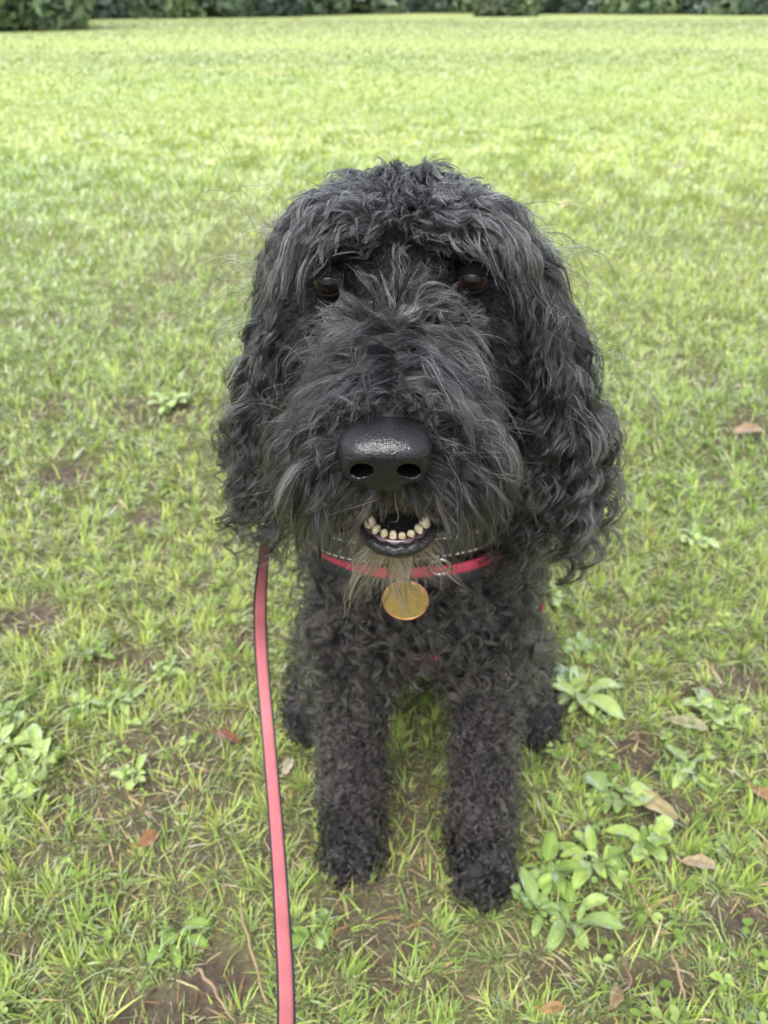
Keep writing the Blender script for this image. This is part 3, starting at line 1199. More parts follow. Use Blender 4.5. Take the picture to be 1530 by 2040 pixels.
M_nostril = principled('nostril_shade', (.003, .003, .003), .95, 0.0)  # matte black inside the holes, their shade painted as a material
nose = link('nose', nm_, nose_material(), dog)
nm_.materials.append(M_nostril)
_fcn = (NV[NQ].mean(1) - nose_c) / np.array([1.04, 1.0, 1.08])
_in = np.zeros(len(NQ), bool)
for nz in NOSTRIL:
    q = (_fcn - np.array(nz[0])) @ nz[2] / np.array(nz[1])
    _in |= (np.linalg.norm(q, axis=1) < 1.07) & (_fcn[:, 1] > -.0108)
nm_.polygons.foreach_set('material_index', _in.astype(np.int32))
nose['label'] = 'wet black nose with two dark nostrils'


# ------------------------------------------------------------------ eyes
def uv_sphere(c, r, seg=32, rings=20, squash=(1, 1, 1)):
    V, Fc = [], []
    for i in range(rings + 1):
        th = math.pi * i / rings
        for j in range(seg):
            ph = 2 * math.pi * j / seg
            V.append((c[0] + r * squash[0] * math.sin(th) * math.cos(ph), c[1] - r * squash[1] * math.cos(th), c[2] + r * squash[2] * math.sin(th) * math.sin(ph)))
    for i in range(rings):
        for j in range(seg):
            Fc.append((i * seg + j, i * seg + (j + 1) % seg, (i + 1) * seg + (j + 1) % seg, (i + 1) * seg + j))
    return np.array(V), Fc


def mat_plain(name, c, rough, coat=0.0):
    return principled(name, c, rough, 0.18, coat=coat)


M_iris = mat_plain('shaded_brown_iris', (.007, .0042, .0025), .2, 0.0)  # brown darkened to near black: shade of the brow put into the colour
M_pupil = mat_plain('pupil', (.002, .002, .002), .15, 0.0)
M_white = mat_plain('eye_corner', (.02, .013, .011), .4, 0.0)
M_lid = principled('eyelid', (.005, .0045, .005), .8, .08)
for e in EYES:
    c = e + np.array([0, .0040, 0])
    V, Fc = uv_sphere(c, .0078)
    eye = link('eye', np_mesh('eye', V, faces=Fc), M_white, dog)
    # iris and pupil as caps lying on the ball, facing the camera
    look = norm(np.array([-.02, .0, CAM_Z - .03]) - c)
    sx_ = norm(np.cross(look, np.array([0, 0, 1.0])))
    sz_ = np.cross(sx_, look)
    for nmx, ang, rr, mt in (('iris', 46, .00792, M_iris), ('pupil', 20, .0080, M_pupil)):
        V = [c + look * rr]
        Fc = []
        for i in range(1, 6):
            th = math.radians(ang) * i / 5
            for j in range(24):
                ph = 2 * math.pi * j / 24
                V.append(c + rr * (look * math.cos(th) + (sx_ * math.cos(ph) + sz_ * math.sin(ph)) * math.sin(th)))
        for j in range(24):
            Fc.append((0, 1 + j, 1 + (j + 1) % 24))
        for i in range(4):
            for j in range(24):
                Fc.append((1 + i * 24 + j, 1 + (i + 1) * 24 + j, 1 + (i + 1) * 24 + (j + 1) % 24, 1 + i * 24 + (j + 1) % 24))
        link(nmx, np_mesh(nmx, np.array(V), faces=Fc), mt, eye)
    # eyelids: shells over the ball, leaving an almond opening
    for nmx, e0, e1 in (('upper_eyelid', 24, 85), ('lower_eyelid', -38, -85)):
        V, Fc = [], []
        nu, nv_ = 21, 7
        for i in range(nu):
            u = math.radians(-88 + 176 * i / (nu - 1))
            for j in range(nv_):
                v = math.radians((e0 * math.cos(u) ** .8 if abs(u) < 1.56 else 0) + (e1 - e0 * math.cos(u)) * j / (nv_ - 1))
                rr = .0082 + (.0004 if j == 0 else .0002)
                dirv = look * (math.cos(v) * math.cos(u)) + sx_ * (math.cos(v) * math.sin(u)) + sz_ * math.sin(v)
                V.append(c + dirv * rr)
        for i in range(nu - 1):
            for j in range(nv_ - 1):
                Fc.append((i * nv_ + j, (i + 1) * nv_ + j, (i + 1) * nv_ + j + 1, i * nv_ + j + 1))
        lid = link(nmx, np_mesh(nmx, np.array(V), faces=Fc), M_lid, eye)
        sol = lid.modifiers.new('thickness', 'SOLIDIFY')
        sol.thickness = .0007
        sol.offset = 1


# ------------------------------------------------------------------ mouth
def tube(path, rad, seg=10, closed=False, flat=1.0, up=None):
    path = np.asarray(path, float)
    n = len(path)
    rad = np.broadcast_to(np.asarray(rad, float), (n,))
    V, Fc = [], []
    for k in range(n):
        a = path[(k + 1) % n] if closed else path[min(k + 1, n - 1)]
        b = path[(k - 1) % n] if closed else path[max(k - 1, 0)]
        T = norm(a - b)
        ref = np.array([0, 0, 1.0]) if abs(T[2]) < .9 else np.array([1.0, 0, 0])
        U = norm(np.cross(T, ref)); W = np.cross(U, T)
        for j in range(seg):
            ph = 2 * math.pi * j / seg
            V.append(path[k] + rad[k] * (U * math.cos(ph) + W * math.sin(ph) * flat))
    m = n if closed else n - 1
    for k in range(m):
        k2 = (k + 1) % n
        for j in range(seg):
            Fc.append((k * seg + j, k * seg + (j + 1) % seg, k2 * seg + (j + 1) % seg, k2 * seg + j))
    if not closed:
        Fc.append(tuple(range(seg))[::-1]); Fc.append(tuple((n - 1) * seg + j for j in range(seg)))
    return np.array(V), Fc


M_lip = principled('wet_black_lip', (.010, .009, .010), .38, .35, coat=.35, bump=(620, .9, .0016))
M_gum = principled('dark_gum', (.05, .022, .025), .3, .5, coat=.5)
M_tooth = principled('tooth', (.56, .50, .36), .35, .5, coat=.3, noise=(300, (.40, .33, .18)))
M_tongue = principled('tongue', (.10, .035, .04), .4, .5, coat=.4)
th = np.linspace(-1, 1, 33)
lip = np.stack([MX + .0188 * np.sin(th * 1.40), .2960 + .015 * (1 - np.cos(th * 1.45)), .4345 + .0055 * np.abs(th) ** 2], 1)
V, Fc = tube(lip, .0034 - .0012 * np.abs(th) ** 3, 12, flat=1.1)
V = V + norm(rng.normal(size=V.shape)) * .00025
V[:, 2] += .0007 * np.sin(V[:, 0] * 900) * (V[:, 2] > .436)
o = link('lower_lip', np_mesh('lower_lip', V, faces=Fc), M_lip, dog)
gum = np.stack([MX + .0152 * np.sin(th * 1.4), .3000 + .013 * (1 - np.cos(th * 1.4)), .4365 + .0045 * np.abs(th) ** 2], 1)
V, Fc = tube(gum, .0036, 8)
link('gum', np_mesh('gum', V, faces=Fc), M_gum, dog)
for k, a in enumerate((-1.18, -.80, -.47, -.155, .155, .47, .80, 1.18)):
    canine = abs(a) > 1
    c = np.array([MX + .0148 * math.sin(a), .3000 + .0125 * (1 - math.cos(a)), .4388 + .0022 * abs(a) ** 2])
    w, hgt = (.0034, .0046) if canine else (.00222, .0040)
    w *= random.uniform(.86, 1.1) * (1.18 if abs(a) > .7 else 1)
    hgt *= random.uniform(.82, 1.12)
    a2 = a + random.uniform(-.16, .16)
    R = np.array([[math.cos(a2), math.sin(a2), 0], [-math.sin(a2), math.cos(a2), random.uniform(-.1, .1)], [random.uniform(-.08, .08), 0, 1]])
    V, Fc = uv_sphere((0, 0, 0), 1.0, 16, 10)
    tz = (V[:, 2] + 1) / 2
    if canine:
        V = V * np.stack([w * (1 - .42 * tz), w * (1 - .42 * tz), 0 * tz + hgt], 1)
    else:
        V = np.sign(V) * np.abs(V) ** .75 * np.array([w, .0016, hgt * .8])
    V = V @ R.T + c + np.array([0, 0, .0012])
    link('tooth', np_mesh('tooth', V, faces=Fc), M_tooth, dog)
V, Fc = uv_sphere((MX, .338, .437), 1.0, 24, 14, (.0095, .028, .004))
link('tongue', np_mesh('tongue', V, faces=Fc), M_tongue, dog)


# ------------------------------------------------------------------ collar, harness, tag, lead
def march(o, d, start=0.0, maxd=.2):
    t = start
    for _ in range(200):
        p = o + d * t
        if sdf(p[None])[0] > 0 and t > .005:
            return t
        t += .0015
        if t > maxd:
            break
    return t


def band(path, normals, upv, height, thick, closed=True, bulge=.0006):
    """flat strap along a path: rounded rectangular cross-section"""
    prof = [(-.5, -.5), (-.25, -.62), (0, -.65), (.25, -.62), (.5, -.5), (.56, 0), (.5, .5), (.25, .62), (0, .65), (-.25, .62), (-.5, .5), (-.56, 0)]
    V, Fc = [], []
    m = len(prof)
    n = len(path)
    for k in range(n):
        for (a, b) in prof:
            V.append(path[k] + upv[k] * (a * height) + normals[k] * (b * thick))
    for k in range(n if closed else n - 1):
        k2 = (k + 1) % n
        for j in range(m):
            Fc.append((k * m + j, k2 * m + j, k2 * m + (j + 1) % m, k * m + (j + 1) % m))
    if not closed:
        Fc.append(tuple(range(m))); Fc.append(tuple((n - 1) * m + j for j in range(m))[::-1])
    return np.array(V), Fc


def catmull(P, n):
    P = np.asarray(P, float)
    Q = np.concatenate([[2 * P[0] - P[1]], P, [2 * P[-1] - P[-2]]])
    out = []
    for i in range(len(P) - 1):
        p0, p1, p2, p3 = Q[i:i + 4]
        for t in np.linspace(0, 1, n, endpoint=False):
            out.append(.5 * ((2 * p1) + (-p0 + p2) * t + (2 * p0 - 5 * p1 + 4 * p2 - p3) * t * t + (-p0 + 3 * p1 - 3 * p2 + p3) * t ** 3))
    out.append(P[-1])
    return np.array(out)


def ring_path(dz, off, n=96):
    P, Nn = [], []
    for k in range(n):
        phi = -math.pi + 2 * math.pi * k / n
        z = float(ring_z(np.array(phi))) + dz
        o = np.array([RING_C[0], RING_C[1], z])
        d = np.array([math.sin(phi), -math.cos(phi), 0])
        P.append(march(o, d)); Nn.append(d)
    P = np.array(P)
    ker = np.ones(9) / 9
    P = np.convolve(np.concatenate([P[-8:], P, P[:8]]), ker, 'same')[8:-8]
    pts = []
    for k in range(n):
        phi = -math.pi + 2 * math.pi * k / n
        pts.append(np.array([RING_C[0], RING_C[1], float(ring_z(np.array(phi))) + dz]) + Nn[k] * (P[k] + off))
    pts = np.array(pts)
    T = norm(np.roll(pts, -1, 0) - np.roll(pts, 1, 0))
    Nn = np.array(Nn)
    U = norm(np.cross(Nn, T)); U[U[:, 2] < 0] *= -1
    return pts, Nn, U


collar = empty('dog_collar', (.03, .42, .33), 'black leather collar with pale stitching around the neck of the dog', 'collar')
pts, Nn, U = ring_path(.010, .0075)
V, Fc = band(pts, Nn, U, .022, .0035)
link('band', np_mesh('band', V, faces=Fc), M_leather, collar)
V, Fc = [], []
for k in range(0, len(pts)):
    for zz in (.0075, -.0078):
        a = pts[k] + U[k] * zz + Nn[k] * .0023
        b = pts[(k + 1) % len(pts)] + U[(k + 1) % len(pts)] * zz + Nn[(k + 1) % len(pts)] * .0023
        v, f = tube([a + (b - a) * .18, a + (b - a) * .82], .0006, 6)
        Fc += [tuple(i + len(V) for i in q) for q in f]
        V += list(v)
st = link('stitching', np_mesh('stitching', np.array(V), faces=Fc), M_thread, collar)
st['kind'] = 'stuff'
# hanging ring of the collar
fr_ = pts[len(pts) // 2 + 2] + np.array([0, -.004, -.016])
rp = [fr_ + .0075 * np.array([math.cos(a), -.15 * math.sin(a), math.sin(a)]) for a in np.linspace(0, 2 * math.pi, 24, endpoint=False)]
V, Fc = tube(rp, .0011, 8, closed=True)
link('ring', np_mesh('ring', V, faces=Fc), M_steel, collar)

harness = empty('dog_harness', (.03, .42, .31), 'pink webbing harness with black edging around the chest of the dog', 'harness')
pts2, Nn2, U2 = ring_path(-.0125, .0050)
V, Fc = band(pts2, Nn2, U2, .0080, .0028)
link('neck_strap', np_mesh('neck_strap', V, faces=Fc), M_pink, harness)
V, Fc = band(pts2 - U2 * .0092 - Nn2 * .0002, Nn2, U2, .0110, .0034)
link('edging', np_mesh('edging', V, faces=Fc), M_black_web, harness)
# chest strap under the breastbone, and girth strap behind the elbows
pc = []
for k in range(30):
    a = math.radians(-70 + 160 * k / 29)
    o_ = np.array([.036, .515, .28])
    d_ = np.array([0, -math.cos(a), -math.sin(a)])
    pc.append(o_ + d_ * (march(o_, d_) + .004))
pc = np.array(pc)[19:]
Nc = norm(pc - np.array([.036, .515, .28]))
V, Fc = band(pc, Nc, np.tile(np.array([1.0, 0, 0]), (len(pc), 1)), .018, .0028, closed=False)
link('chest_strap', np_mesh('chest_strap', V, faces=Fc), M_pink, harness)
pg_, ng_ = [], []
for k in range(72):
    a = 2 * math.pi * k / 72
    o_ = np.array([.040, .560, .27])
    d_ = np.array([math.sin(a), 0, -math.cos(a)])
    pg_.append(march(o_, d_) + .006); ng_.append(d_)
pg_ = np.array(pg_); ng_ = np.array(ng_)
pg_ = np.convolve(np.concatenate([pg_[-6:], pg_, pg_[:6]]), np.ones(7) / 7, 'same')[6:-6]
gp = np.array([.040, .560, .27]) + ng_ * pg_[:, None]
V, Fc = band(gp, ng_, np.tile(np.array([0, 1.0, 0]), (72, 1)), .019, .0028)
link('girth_strap', np_mesh('girth_strap', V, faces=Fc), M_pink, harness)
bp_ = []
for k in range(12):
    Yb = .545 + .02 * k / 11
for k in range(14):
    Yb = .535 + .03 * k / 13
    o_ = np.array([.036, Yb, .30])
    bp_.append(o_ + np.array([0, 0, 1]) * (march(o_, np.array([0, 0, 1.0]), maxd=.3) + .006))
bp_ = np.array(bp_)
V, Fc = band(bp_, np.tile(np.array([0, 0, 1.0]), (14, 1)), np.tile(np.array([1.0, 0, 0]), (14, 1)), .019, .0028, closed=False)
link('back_strap', np_mesh('back_strap', V, faces=Fc), M_pink, harness)

sp_ = catmull([at(1040, 1060, .492), at(1044, 1095, .488), at(1047, 1125, .490), at(1050, 1160, .50), at(1052, 1200, .52)], 6)
wd = np.tile(norm(np.array([.75, -.6, 0.0])), (len(sp_), 1))
V, Fc = band(sp_, np.cross(wd, norm(np.gradient(sp_, axis=0))), wd, .011, .0026, closed=False)
link('shoulder_strap', np_mesh('shoulder_strap', V, faces=Fc), M_pink, harness)

# round tag
tagc = at(808, 1196, .402)
tg = empty('dog_tag', tagc, 'round blank brass tag hanging below the beard of the dog', 'tag')
M_brass = principled('worn_brass', (.42, .30, .085), .45, .5, metal=.8, noise=(180, (.33, .24, .08)), bump=(500, .15, .0003))
M_rim = principled('copper_rim', (.60, .30, .15), .32, .5, metal=.9)
tn = norm(np.array([-.05, -1.0, .22]))
tu = norm(np.cross(tn, np.array([0, 0, 1.0]))); tv = np.cross(tu, tn)
RT = .0160
V, Fc = [], []
NS = 48
for (rr, hh) in ((0, .0008), (.93, .0008), (1.0, .0004), (1.0, -.0004), (.93, -.0008), (0, -.0008)):
    for j in range(NS):
        a = 2 * math.pi * j / NS
        V.append(tagc + tu * math.cos(a) * RT * rr + tv * math.sin(a) * RT * .95 * rr + tn * hh)
for i in range(5):
    for j in range(NS):
        Fc.append((i * NS + j, (i + 1) * NS + j, (i + 1) * NS + (j + 1) % NS, i * NS + (j + 1) % NS))
link('disc', np_mesh('disc', np.array(V), faces=Fc), M_brass, tg, smooth=False)
rimp = [tagc + tu * math.cos(a) * RT + tv * math.sin(a) * RT * .95 for a in np.linspace(0, 2 * math.pi, 48, endpoint=False)]
V, Fc = tube(rimp, .0008, 8, closed=True)
link('rim', np_mesh('rim', V, faces=Fc), M_rim, tg)
top = tagc + tv * RT * .98
rp = [top + np.array([.0005, 0, .004]) + .0055 * np.array([.25 * math.cos(a), -math.cos(a) * .97, math.sin(a)]) for a in np.linspace(0, 2 * math.pi, 24, endpoint=False)]
V, Fc = tube(rp, .0008, 8, closed=True)
link('split_ring', np_mesh('split_ring', V, faces=Fc), M_steel, tg)


# lead
lead_pts = [(.030, .572, .452), (-.020, .560, .448), (-.062, .520, .405), at(537, 1035, .436), at(524, 1120, .444), at(518, 1215, .448), at(522, 1320, .438),
            at(536, 1480, .388), at(551, 1660, .316), at(562, 1830, .254), at(570, 2040, .190), (-.050, .10, .195), (-.040, 0.0, .29), (-.03, -.12, .42), (-.02, -.2, .55)]
LP = catmull(lead_pts, 14)
T = norm(np.gradient(LP, axis=0))
n = len(LP)
s = np.linspace(0, 1, n)
wdir = []
for k in range(n):
    f = k / 14.0
    tw = sstep(3.0, 5.8, np.array(f))        # edge-on where it leaves the harness, flat to the viewer below
    w = np.array([0.40, .9, 0]) * (1 - tw) + np.array([1.0, .12, 0.0]) * tw
    w = w - T[k] * (w @ T[k])
    wdir.append(norm(w))
wdir = np.array(wdir)
nd = np.cross(wdir, T)
lead = empty('dog_lead', LP[0], 'pink flat dog lead with black edges hanging beside the left foreleg', 'lead')
V, Fc = band(LP, nd, wdir, .0082, .0014, closed=False)
M_lead = principled('faded_pink_webbing', (.32, .095, .105), .7, .3, noise=(45, (.26, .075, .085)), bump=(900, .35, .0006))
link('webbing', np_mesh('webbing', V, faces=Fc), M_lead, lead)
for sg_ in (-1, 1):
    V, Fc = tube(LP + wdir * (sg_ * .0046), .00095, 8)
    link('edging', np_mesh('edging', V, faces=Fc), M_black_web, lead)
cl = [LP[0] + np.array([0, 0, .004]) + .008 * np.array([math.cos(a), 0, math.sin(a)]) for a in np.linspace(0, 2 * math.pi, 24, endpoint=False)]
V, Fc = tube(cl, .0014, 8, closed=True)
link('clip', np_mesh('clip', V, faces=Fc), M_steel, lead)


# ------------------------------------------------------------------ broad-leaved weeds (each plant a thing, each leaf a part)
def leaf_mesh(name, L, W, curl, fold, colr, nseg=7, cup=0.0):
    V, C, Q = [], [], []
    x0, z0, th = 0.0, 0.0, cup
    for k in range(nseg + 1):
        t = k / nseg
        tb_ = max(0.0, (t - .16) / .84)
        w = W * .5 * max(0.0, 1 - (2 * tb_ - 1.0) ** 2) ** .55 * (1 - .2 * tb_) + .0009 * (1 - t)
        for j, sd in enumerate((-1, -.5, 0, .5, 1)):
            V.append((x0, sd * w, z0 + abs(sd) * w * fold + .0012 * math.sin(t * 9 + sd * 2)))
            vein = .82 if j == 2 else 1.0
            C.append(np.array(colr) * (0.85 + .25 * t) * (1 / vein if j == 2 else 1.0) * random.uniform(.92, 1.08))
        th += curl / nseg
        x0 += L / nseg * math.cos(th); z0 += L / nseg * math.sin(th)
    for k in range(nseg):
        for j in range(4):
            Q.append((k * 5 + j, k * 5 + j + 1, (k + 1) * 5 + j + 1, (k + 1) * 5 + j))
    me = np_mesh(name, np.array(V), quads=np.array(Q))
    point_color(me, 'bcol', np.array(C))
    me.materials.append(M_weed)
    return me


WEED_G = [(.20, .28, .07), (.13, .20, .045), (.24, .32, .105), (.16, .23, .075), (.11, .175, .04)]
LEAVES = {}
for ci, c in enumerate(WEED_G):
    for v in range(3):
        LEAVES[(ci, v)] = [leaf_mesh('leaf', .026, .011 + .003 * v, -.9 - .3 * v, .25, c, nseg=9, cup=.8),
                           leaf_mesh('leaf', .034, .009 + .002 * v, -1.2, .35, c, nseg=9, cup=.7)][v % 2]


def weed(px, py, nl, size, ci, label, long=False):
    g = ground_at(px, py)
    z = float(ground_h(np.array([g[0]]), np.array([g[1]]))[0])
    r = empty('broadleaf_weed', (g[0], g[1], z), label, 'weed', 'broad-leaved weeds in the turf')
    a0 = random.uniform(0, 6.28)
    nl = int(nl * 1.5)
    size = size * .92
    for k in range(nl):
        me = LEAVES[((ci if random.random() < .75 else random.randrange(5)), 1 if long else random.randrange(3))]
        o = bpy.data.objects.new('leaf', me)
        col.objects.link(o)
        o.parent = r
        a = a0 + k * 2.4 + random.uniform(-.3, .3)
        sc_ = size * random.uniform(.45, 1.15) * (.7 if k > nl * .65 else 1)
        o.rotation_euler = (random.uniform(-.25, .25), random.uniform(-.25, .1) - (.35 if k > nl * .65 else 0), a)
        o.scale = (sc_, sc_, sc_)
        o.location = (random.uniform(-.009, .009), random.uniform(-.009, .009), .003 + .0007 * k)
        me.polygons.foreach_set('use_smooth', np.ones(len(me.polygons), dtype=bool))


for a in [(80, 1525, 11, 1.25, 2, 'bright pale green rosette weed at the left edge of the photo'),
          (8, 1490, 9, 1.3, 2, 'pale weed cut by the left edge beside the bright rosette'),
          (30, 1585, 8, 1.0, 0, 'small weed just below the bright rosette at the left edge'),
          (270, 1548, 9, .8, 2, 'small pale-leaved weed between the bright left rosette and the pink lead'),
          (165, 1420, 10, .9, 0, 'leafy weed above the bright rosette on the left'),
          (250, 1400, 9, .8, 3, 'grey-green weed halfway between the left edge and the pink lead'),
          (330, 1340, 8, .9, 2, 'pale weed by the mud patch left of the pink lead'),
          (20, 1425, 8, .9, 1, 'green weed at the left edge above the pale rosettes'),
          (1145, 1400, 8, 2.0, 2, 'broad pale-leaved weed beside the right hind paw', True),
          (1235, 1600, 9, 1.35, 3, 'weed with long upright leaves beside the yellow curled dead leaf'),
          (1180, 1725, 12, 1.25, 0, 'yellow-green rosette weed right of the right front paw'),
          (1090, 1740, 10, 1.3, 1, 'dark green rounded-leaf weed touching the right front paw'),
          (1290, 1690, 11, 1.25, 0, 'rosette weed below the yellow curled dead leaf'),
          (1060, 1800, 8, 1.2, 3, 'low weed in front of the right front paw'),
          (1130, 1830, 7, 1.25, 3, 'weed with narrow grey-green leaves below the rounded-leaf weed', True),
          (1370, 1545, 8, 1.2, 3, 'narrow-leaved grey weed above the yellow curled dead leaf', True),
          (1400, 1430, 8, 1.3, 2, 'pale round-leaved weed right of the broad hind-paw weed'),
          (1450, 1445, 8, 1.1, 0, 'yellow-green weed near the right edge'),
          (1090, 1190, 9, 1.2, 2, 'pale weed behind the dog, right of its flank'),
          (1380, 1090, 9, 1.3, 2, 'pale blurred weed in the right middle of the field'),
          (345, 810, 10, 1.7, 2, 'bright blurred weed left of the ear of the dog'),
          (190, 1300, 8, .9, 1, 'green weed near the mud patch at the left edge'),
          (640, 1850, 7, .9, 1, 'low weed in front of the left front paw'),
          (1160, 1300, 8, 1.1, 3, 'grey-green weed right of the flank of the dog'),
          (350, 1880, 7, .9, 1, 'green weed by the mud at the bottom left')]:
    weed(*a)

# small clover-like ground cover, uncountable
n = 5200
y = .05 + 2.6 * rng.random(n) ** 1.3
x = (rng.random(n) * 2 - 1) * (.62 * y + .5)
keep = (fbm(x, y, .28, 120, 3) > .50) & (rng.random(n) > bare(x, y))
x, y = x[keep], y[keep]
V, Q, C = [], [], []
for xx, yy, zz in zip(x, y, ground_h(x, y)):
    c = np.array(random.choice(WEED_G)) * random.uniform(.75, 1.1)
    hgt = random.uniform(.006, .022)
    for k in range(random.choice((2, 3, 3))):
        a = random.uniform(0, 6.28)
        l, w = random.uniform(.005, .011), random.uniform(.0018, .0036)
        dx_, dy_ = math.cos(a), math.sin(a)
        e = random.uniform(-.3, .5)
        b = len(V)
        for (u, s_) in ((0, 0), (.25, .7), (.6, 1), (.9, .6), (1, 0), (.9, -.6), (.6, -1), (.25, -.7)):
            V.append((xx + dx_ * l * u - dy_ * w * s_, yy + dy_ * l * u + dx_ * w * s_, zz + hgt + l * (u - .5 * u * u) * e + abs(s_) * w * .35))
            C.append(c * (.85 + .25 * u))
        Q += [(b, b + 7, b + 4, b + 1), (b + 1, b + 4, b + 3, b + 2), (b + 7, b + 6, b + 5, b + 4)]
me = np_mesh('clover', np.array(V), quads=np.array(Q))
point_color(me, 'bcol', np.array(C))
o = link('clover_leaves', me, M_weed)
tag(o, 'tiny clover-like leaves scattered low through the turf', 'leaves', kind='stuff')


# ------------------------------------------------------------------ fallen leaves
def dead_leaf(px, py, L, W, ang, colr, label, curl=1.2, roll=0.0):
    g = ground_at(px, py, .012)
    z = float(ground_h(np.array([g[0]]), np.array([g[1]]))[0])
    V, C, Q = [], [], []
    ns = 12
    x0, z0, th_ = -L / 2, 0, curl / 2
    for k in range(ns + 1):
        t = k / ns
        w = W * .5 * math.sin(math.pi * (.04 + .93 * t)) ** .75 * (1 + .12 * math.sin(t * 17))
        for sd in (-1, -.5, 0, .5, 1):
            V.append((x0, sd * w, z0 + w * .55 * sd * sd + .001 * math.sin(7 * t + 3 * sd)))
            C.append((np.array(colr) * .6 + .35 * np.mean(colr) * np.array([1.05, .9, .6])) * .62 * random.uniform(.7, 1.15) * (.7 if sd == 0 else 1))
        th_ -= curl / ns
        x0 += L / ns * math.cos(th_); z0 += L / ns * math.sin(th_)
    for k in range(ns):
        for j in range(4):
            Q.append((k * 5 + j, k * 5 + j + 1, (k + 1) * 5 + j + 1, (k + 1) * 5 + j))
    r = empty('fallen_leaf', (g[0], g[1], z + .016), label, 'leaf', 'fallen leaves on the turf')
    r.rotation_euler = (roll, random.uniform(-.1, .1), ang)
    me = np_mesh('blade', np.array(V), quads=np.array(Q))
    point_color(me, 'bcol', np.array(C))
    o = link('blade', me, M_dead, None)
    o.parent = r
    sv, sf = tube([(-L / 2 + .001, 0, 0), (-L / 2 - L * .10, .001, .001), (-L / 2 - L * .2, .003, .003)], .0007, 6)
    sm = np_mesh('stalk', sv, faces=sf)
    point_color(sm, 'bcol', np.tile(np.array(colr) * .6, (len(sv), 1)))
    o = link('stalk', sm, M_dead, None)
    o.parent = r


for a in [(1305, 1592, .055, .016, math.radians(-38), (.50, .42, .20), 'long curled yellow-brown dead leaf right of the dog', 1.0, .5),
          (1395, 1727, .034, .012, math.radians(-8), (.50, .38, .24), 'short tan dead leaf below the long curled yellow one', 1.3, .2),
          (574, 1530, .022, .010, math.radians(75), (.62, .58, .42), 'small pale leaf touching the pink lead', .6, .1),
          (455, 1468, .032, .011, math.radians(-25), (.30, .10, .045), 'red-brown dead leaf left of the pink lead', 1.0, .2),
          (297, 1672, .020, .014, math.radians(40), (.40, .17, .07), 'small orange-brown dead leaf in the grass left of the lead', .8, .3),
          (1100, 2012, .018, .008, math.radians(10), (.50, .26, .09), 'small orange leaf fragment at the bottom right', .6, .2),
          (1518, 1588, .022, .014, math.radians(-50), (.48, .25, .11), 'orange-brown dead leaf cut by the right edge', .9, .2),
          (1398, 1378, .036, .018, math.radians(70), (.40, .30, .20), 'upright tan dead leaf among weeds at the right', .8, .5),
          (1372, 1447, .042, .014, math.radians(-20), (.42, .42, .24), 'pale olive curled leaf beside the round-leaved weed', 1.0, .4),
          (1128, 410, .05, .04, .4, (.55, .42, .18), 'yellow fallen leaf far off right of the dog head', .6, .1),
          (1490, 868, .06, .03, .1, (.45, .28, .18), 'reddish fallen leaf on the bare patch at the right edge', .6, .1),
          (1225, 1990, .02, .01, 1.0, (.34, .24, .12), 'small brown leaf in the mud at the bottom right', .6, .1)]:
    dead_leaf(*a)


# dry stalks, countable
def stalk(p0, p1, colr, label, sag=.006):
    a, b = ground_at(*p0, .012), ground_at(*p1, .016)
    pts_ = [a + (b - a) * t + np.array([random.uniform(-.0013, .0013), random.uniform(-.0013, .0013), sag * math.sin(math.pi * t) + random.uniform(-.001, .001)]) for t in np.linspace(0, 1, 9)]
    V, Fc = tube(pts_, np.linspace(.0016, .0009, 9), 6)
    me = np_mesh('dry_stalk', V, faces=Fc)
    point_color(me, 'bcol', np.tile(np.array(colr), (len(V), 1)) * (0.45 + .3 * rng.random((len(V), 1))))
    o = link('dry_stalk', me, M_dead)
    tag(o, label, 'stalk', 'dry stalks on the turf')


stalk((478, 1800), (530, 2000), (.42, .30, .18), 'dry tan stalk lying beside the lower end of the lead')
stalk((395, 1925), (465, 2035), (.40, .28, .17), 'dry stalk on the mud at the bottom left')
stalk((1335, 1895), (1362, 1990), (.45, .33, .20), 'dry straw stalk near the bottom right corner')
stalk((1235, 1900), (1258, 1960), (.26, .17, .10), 'short brown twig at the bottom right')
stalk((1255, 1760), (1300, 1830), (.38, .26, .15), 'thin dry stalk below the weeds at the right')


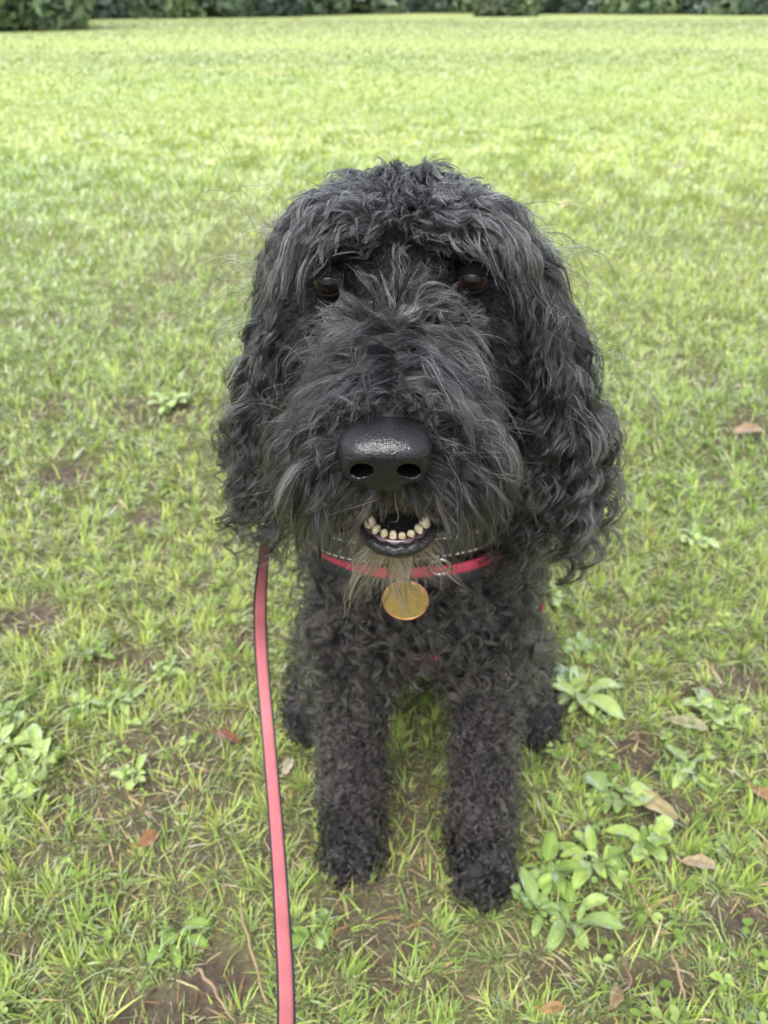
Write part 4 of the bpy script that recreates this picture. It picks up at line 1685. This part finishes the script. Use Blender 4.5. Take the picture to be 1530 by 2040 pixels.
# ------------------------------------------------------------------ trees and bushes far behind
def tree_meshes(seed, height, rx, low, cols, nleaf, leaf):
    r = np.random.default_rng(seed)
    nb = 26
    cz = low + (height - low) * r.random(nb) ** .8
    cz[:11] = .25 + .9 * r.random(11)
    prof = np.sin(np.pi * np.clip((cz - low) / (height - low) * .86 + .12, 0, 1)) ** .7
    ang = r.random(nb) * 6.28
    prof[:11] = .8
    rad = rx * prof * (.35 + .55 * r.random(nb))
    cc = np.stack([np.cos(ang) * rad, np.sin(ang) * rad, cz], 1)
    cr = rx * (.28 + .22 * r.random(nb))
    k = r.integers(0, nb, nleaf)
    dv = norm(r.normal(size=(nleaf, 3)))
    P = cc[k] + dv * (cr[k] * (.55 + .5 * r.random(nleaf) ** .5))[:, None]
    P[:, 2] = np.maximum(P[:, 2], .03 + .2 * r.random(nleaf))
    nrm = norm(dv + r.normal(0, .6, (nleaf, 3)))
    u = norm(np.cross(nrm, r.normal(size=(nleaf, 3))))
    w = np.cross(nrm, u)
    sz = leaf * (.6 + .8 * r.random(nleaf))[:, None]
    V = np.stack([P - u * sz, P + w * sz * .5, P + u * sz, P - w * sz * .5], 1).reshape(-1, 3)
    q = np.arange(nleaf * 4).reshape(-1, 4)
    c = np.array(cols)[r.integers(0, len(cols), nb)][k] * (.75 + .5 * r.random((nleaf, 1)))
    cm = np_mesh('crown', V, quads=q)
    point_color(cm, 'bcol', np.repeat(c, 4, axis=0))
    cm.materials.append(M_tree)
    # trunk with limbs
    TV, TF = [], []

    def add(v, f):
        off = len(TV)
        TV.extend(list(v)); TF.extend([tuple(i + off for i in x) for x in f])
    tr = max(.06, height * .022)
    add(*tube([(0, 0, -.1), (.02, .01, height * .2), (.05, -.03, height * .5), (.0, .04, height * .82)], [tr * 1.3, tr, tr * .7, tr * .2], 10))
    for j in range(9):
        t0 = np.array([.03, 0, height * (.15 + .07 * j)])
        add(*tube([t0, (t0 + cc[j]) / 2 + np.array([0, 0, .05 * height]), cc[j]], [tr * .4, tr * .28, tr * .1], 7))
    tm = np_mesh('trunk', np.array(TV), faces=TF)
    tm.materials.append(M_bark)
    tm.polygons.foreach_set('use_smooth', np.ones(len(tm.polygons), dtype=bool))
    return cm, tm


DARK = [(.115, .16, .105), (.14, .19, .11), (.095, .135, .11)]
MIDG = [(.15, .21, .11), (.175, .24, .12), (.13, .185, .11)]
PALE = [(.15, .22, .07), (.18, .26, .09), (.13, .20, .07)]
GREYG = [(.10, .13, .08), (.12, .15, .09), (.08, .11, .07)]
KIND = {
    'dark': [tree_meshes(s_, h_, 3.0, .1, DARK, 5200, .30) for s_, h_ in ((1, 9.0), (2, 10.5))],
    'mid': [tree_meshes(s_, h_, 2.8, .1, MIDG, 5200, .29) for s_, h_ in ((3, 8.0), (4, 9.5))],
    'pale': [tree_meshes(5, 4.2, 2.3, .05, PALE, 2600, .20)],
    'grey': [tree_meshes(6, 6.0, 1.6, .1, GREYG, 2200, .2)],
    'bush': [tree_meshes(7, 3.0, 2.1, .05, MIDG, 3200, .16)],
}
_seen = {}


def tree(kind, px, Y, label, sc_=1.0, name='tree', group='trees along the far edge of the field'):
    v = KIND[kind][_seen.get(kind, 0) % len(KIND[kind])]
    _seen[kind] = _seen.get(kind, 0) + 1
    x = (px - 765) / F_PX * Y * math.cos(PITCH) * 1.0
    z = float(ground_h(np.array([x]), np.array([float(Y)]))[0])
    r = empty(name, (x, Y, z), label, 'bush' if 'bush' in name else 'tree', group)
    r.rotation_euler = (0, 0, random.uniform(0, 6.28))
    r.scale = (sc_, sc_, sc_ * random.uniform(.9, 1.1))
    for nm_x, me in (('crown', v[0]), ('trunk', v[1])):
        o = bpy.data.objects.new(nm_x, me)
        col.objects.link(o)
        o.parent = r


tree('bush', 25, 27, 'near dark green bush at the left edge, closer than the tree line', 1.25, 'bush', 'bushes in front of the far trees')
tree('bush', -70, 26, 'dark bush half out of view beyond the left edge', 1.3, 'bush', 'bushes in front of the far trees')
tree('pale', 330, 47, 'bright light green bush standing out from the dark tree line on the left', .85, 'bush', 'bushes in front of the far trees')
tree('grey', 968, 52, 'thin pale grey-green bush at the right of the far tree line', .9, 'bush', 'bushes in front of the far trees')
tree('bush', 1022, 53, 'dark rounded bush beside the thin pale grey-green one', 1.0, 'bush', 'bushes in front of the far trees')
SAME = 'dense green tree in the far blurred tree line'
for i, px in enumerate(range(-420, 2100, 105)):
    tree('mid' if i % 3 == 1 else 'dark', px + random.uniform(-20, 20), float(np.interp(px, [-420, 120, 500, 900, 1000, 2100], [34, 41, 52, 72, 62, 56])) + random.uniform(0, 3), SAME, random.uniform(.9, 1.15))
for i, px in enumerate(range(-480, 2160, 150)):
    tree('dark', px + random.uniform(-20, 20), 74 + random.uniform(-3, 5), SAME, random.uniform(1.1, 1.35))
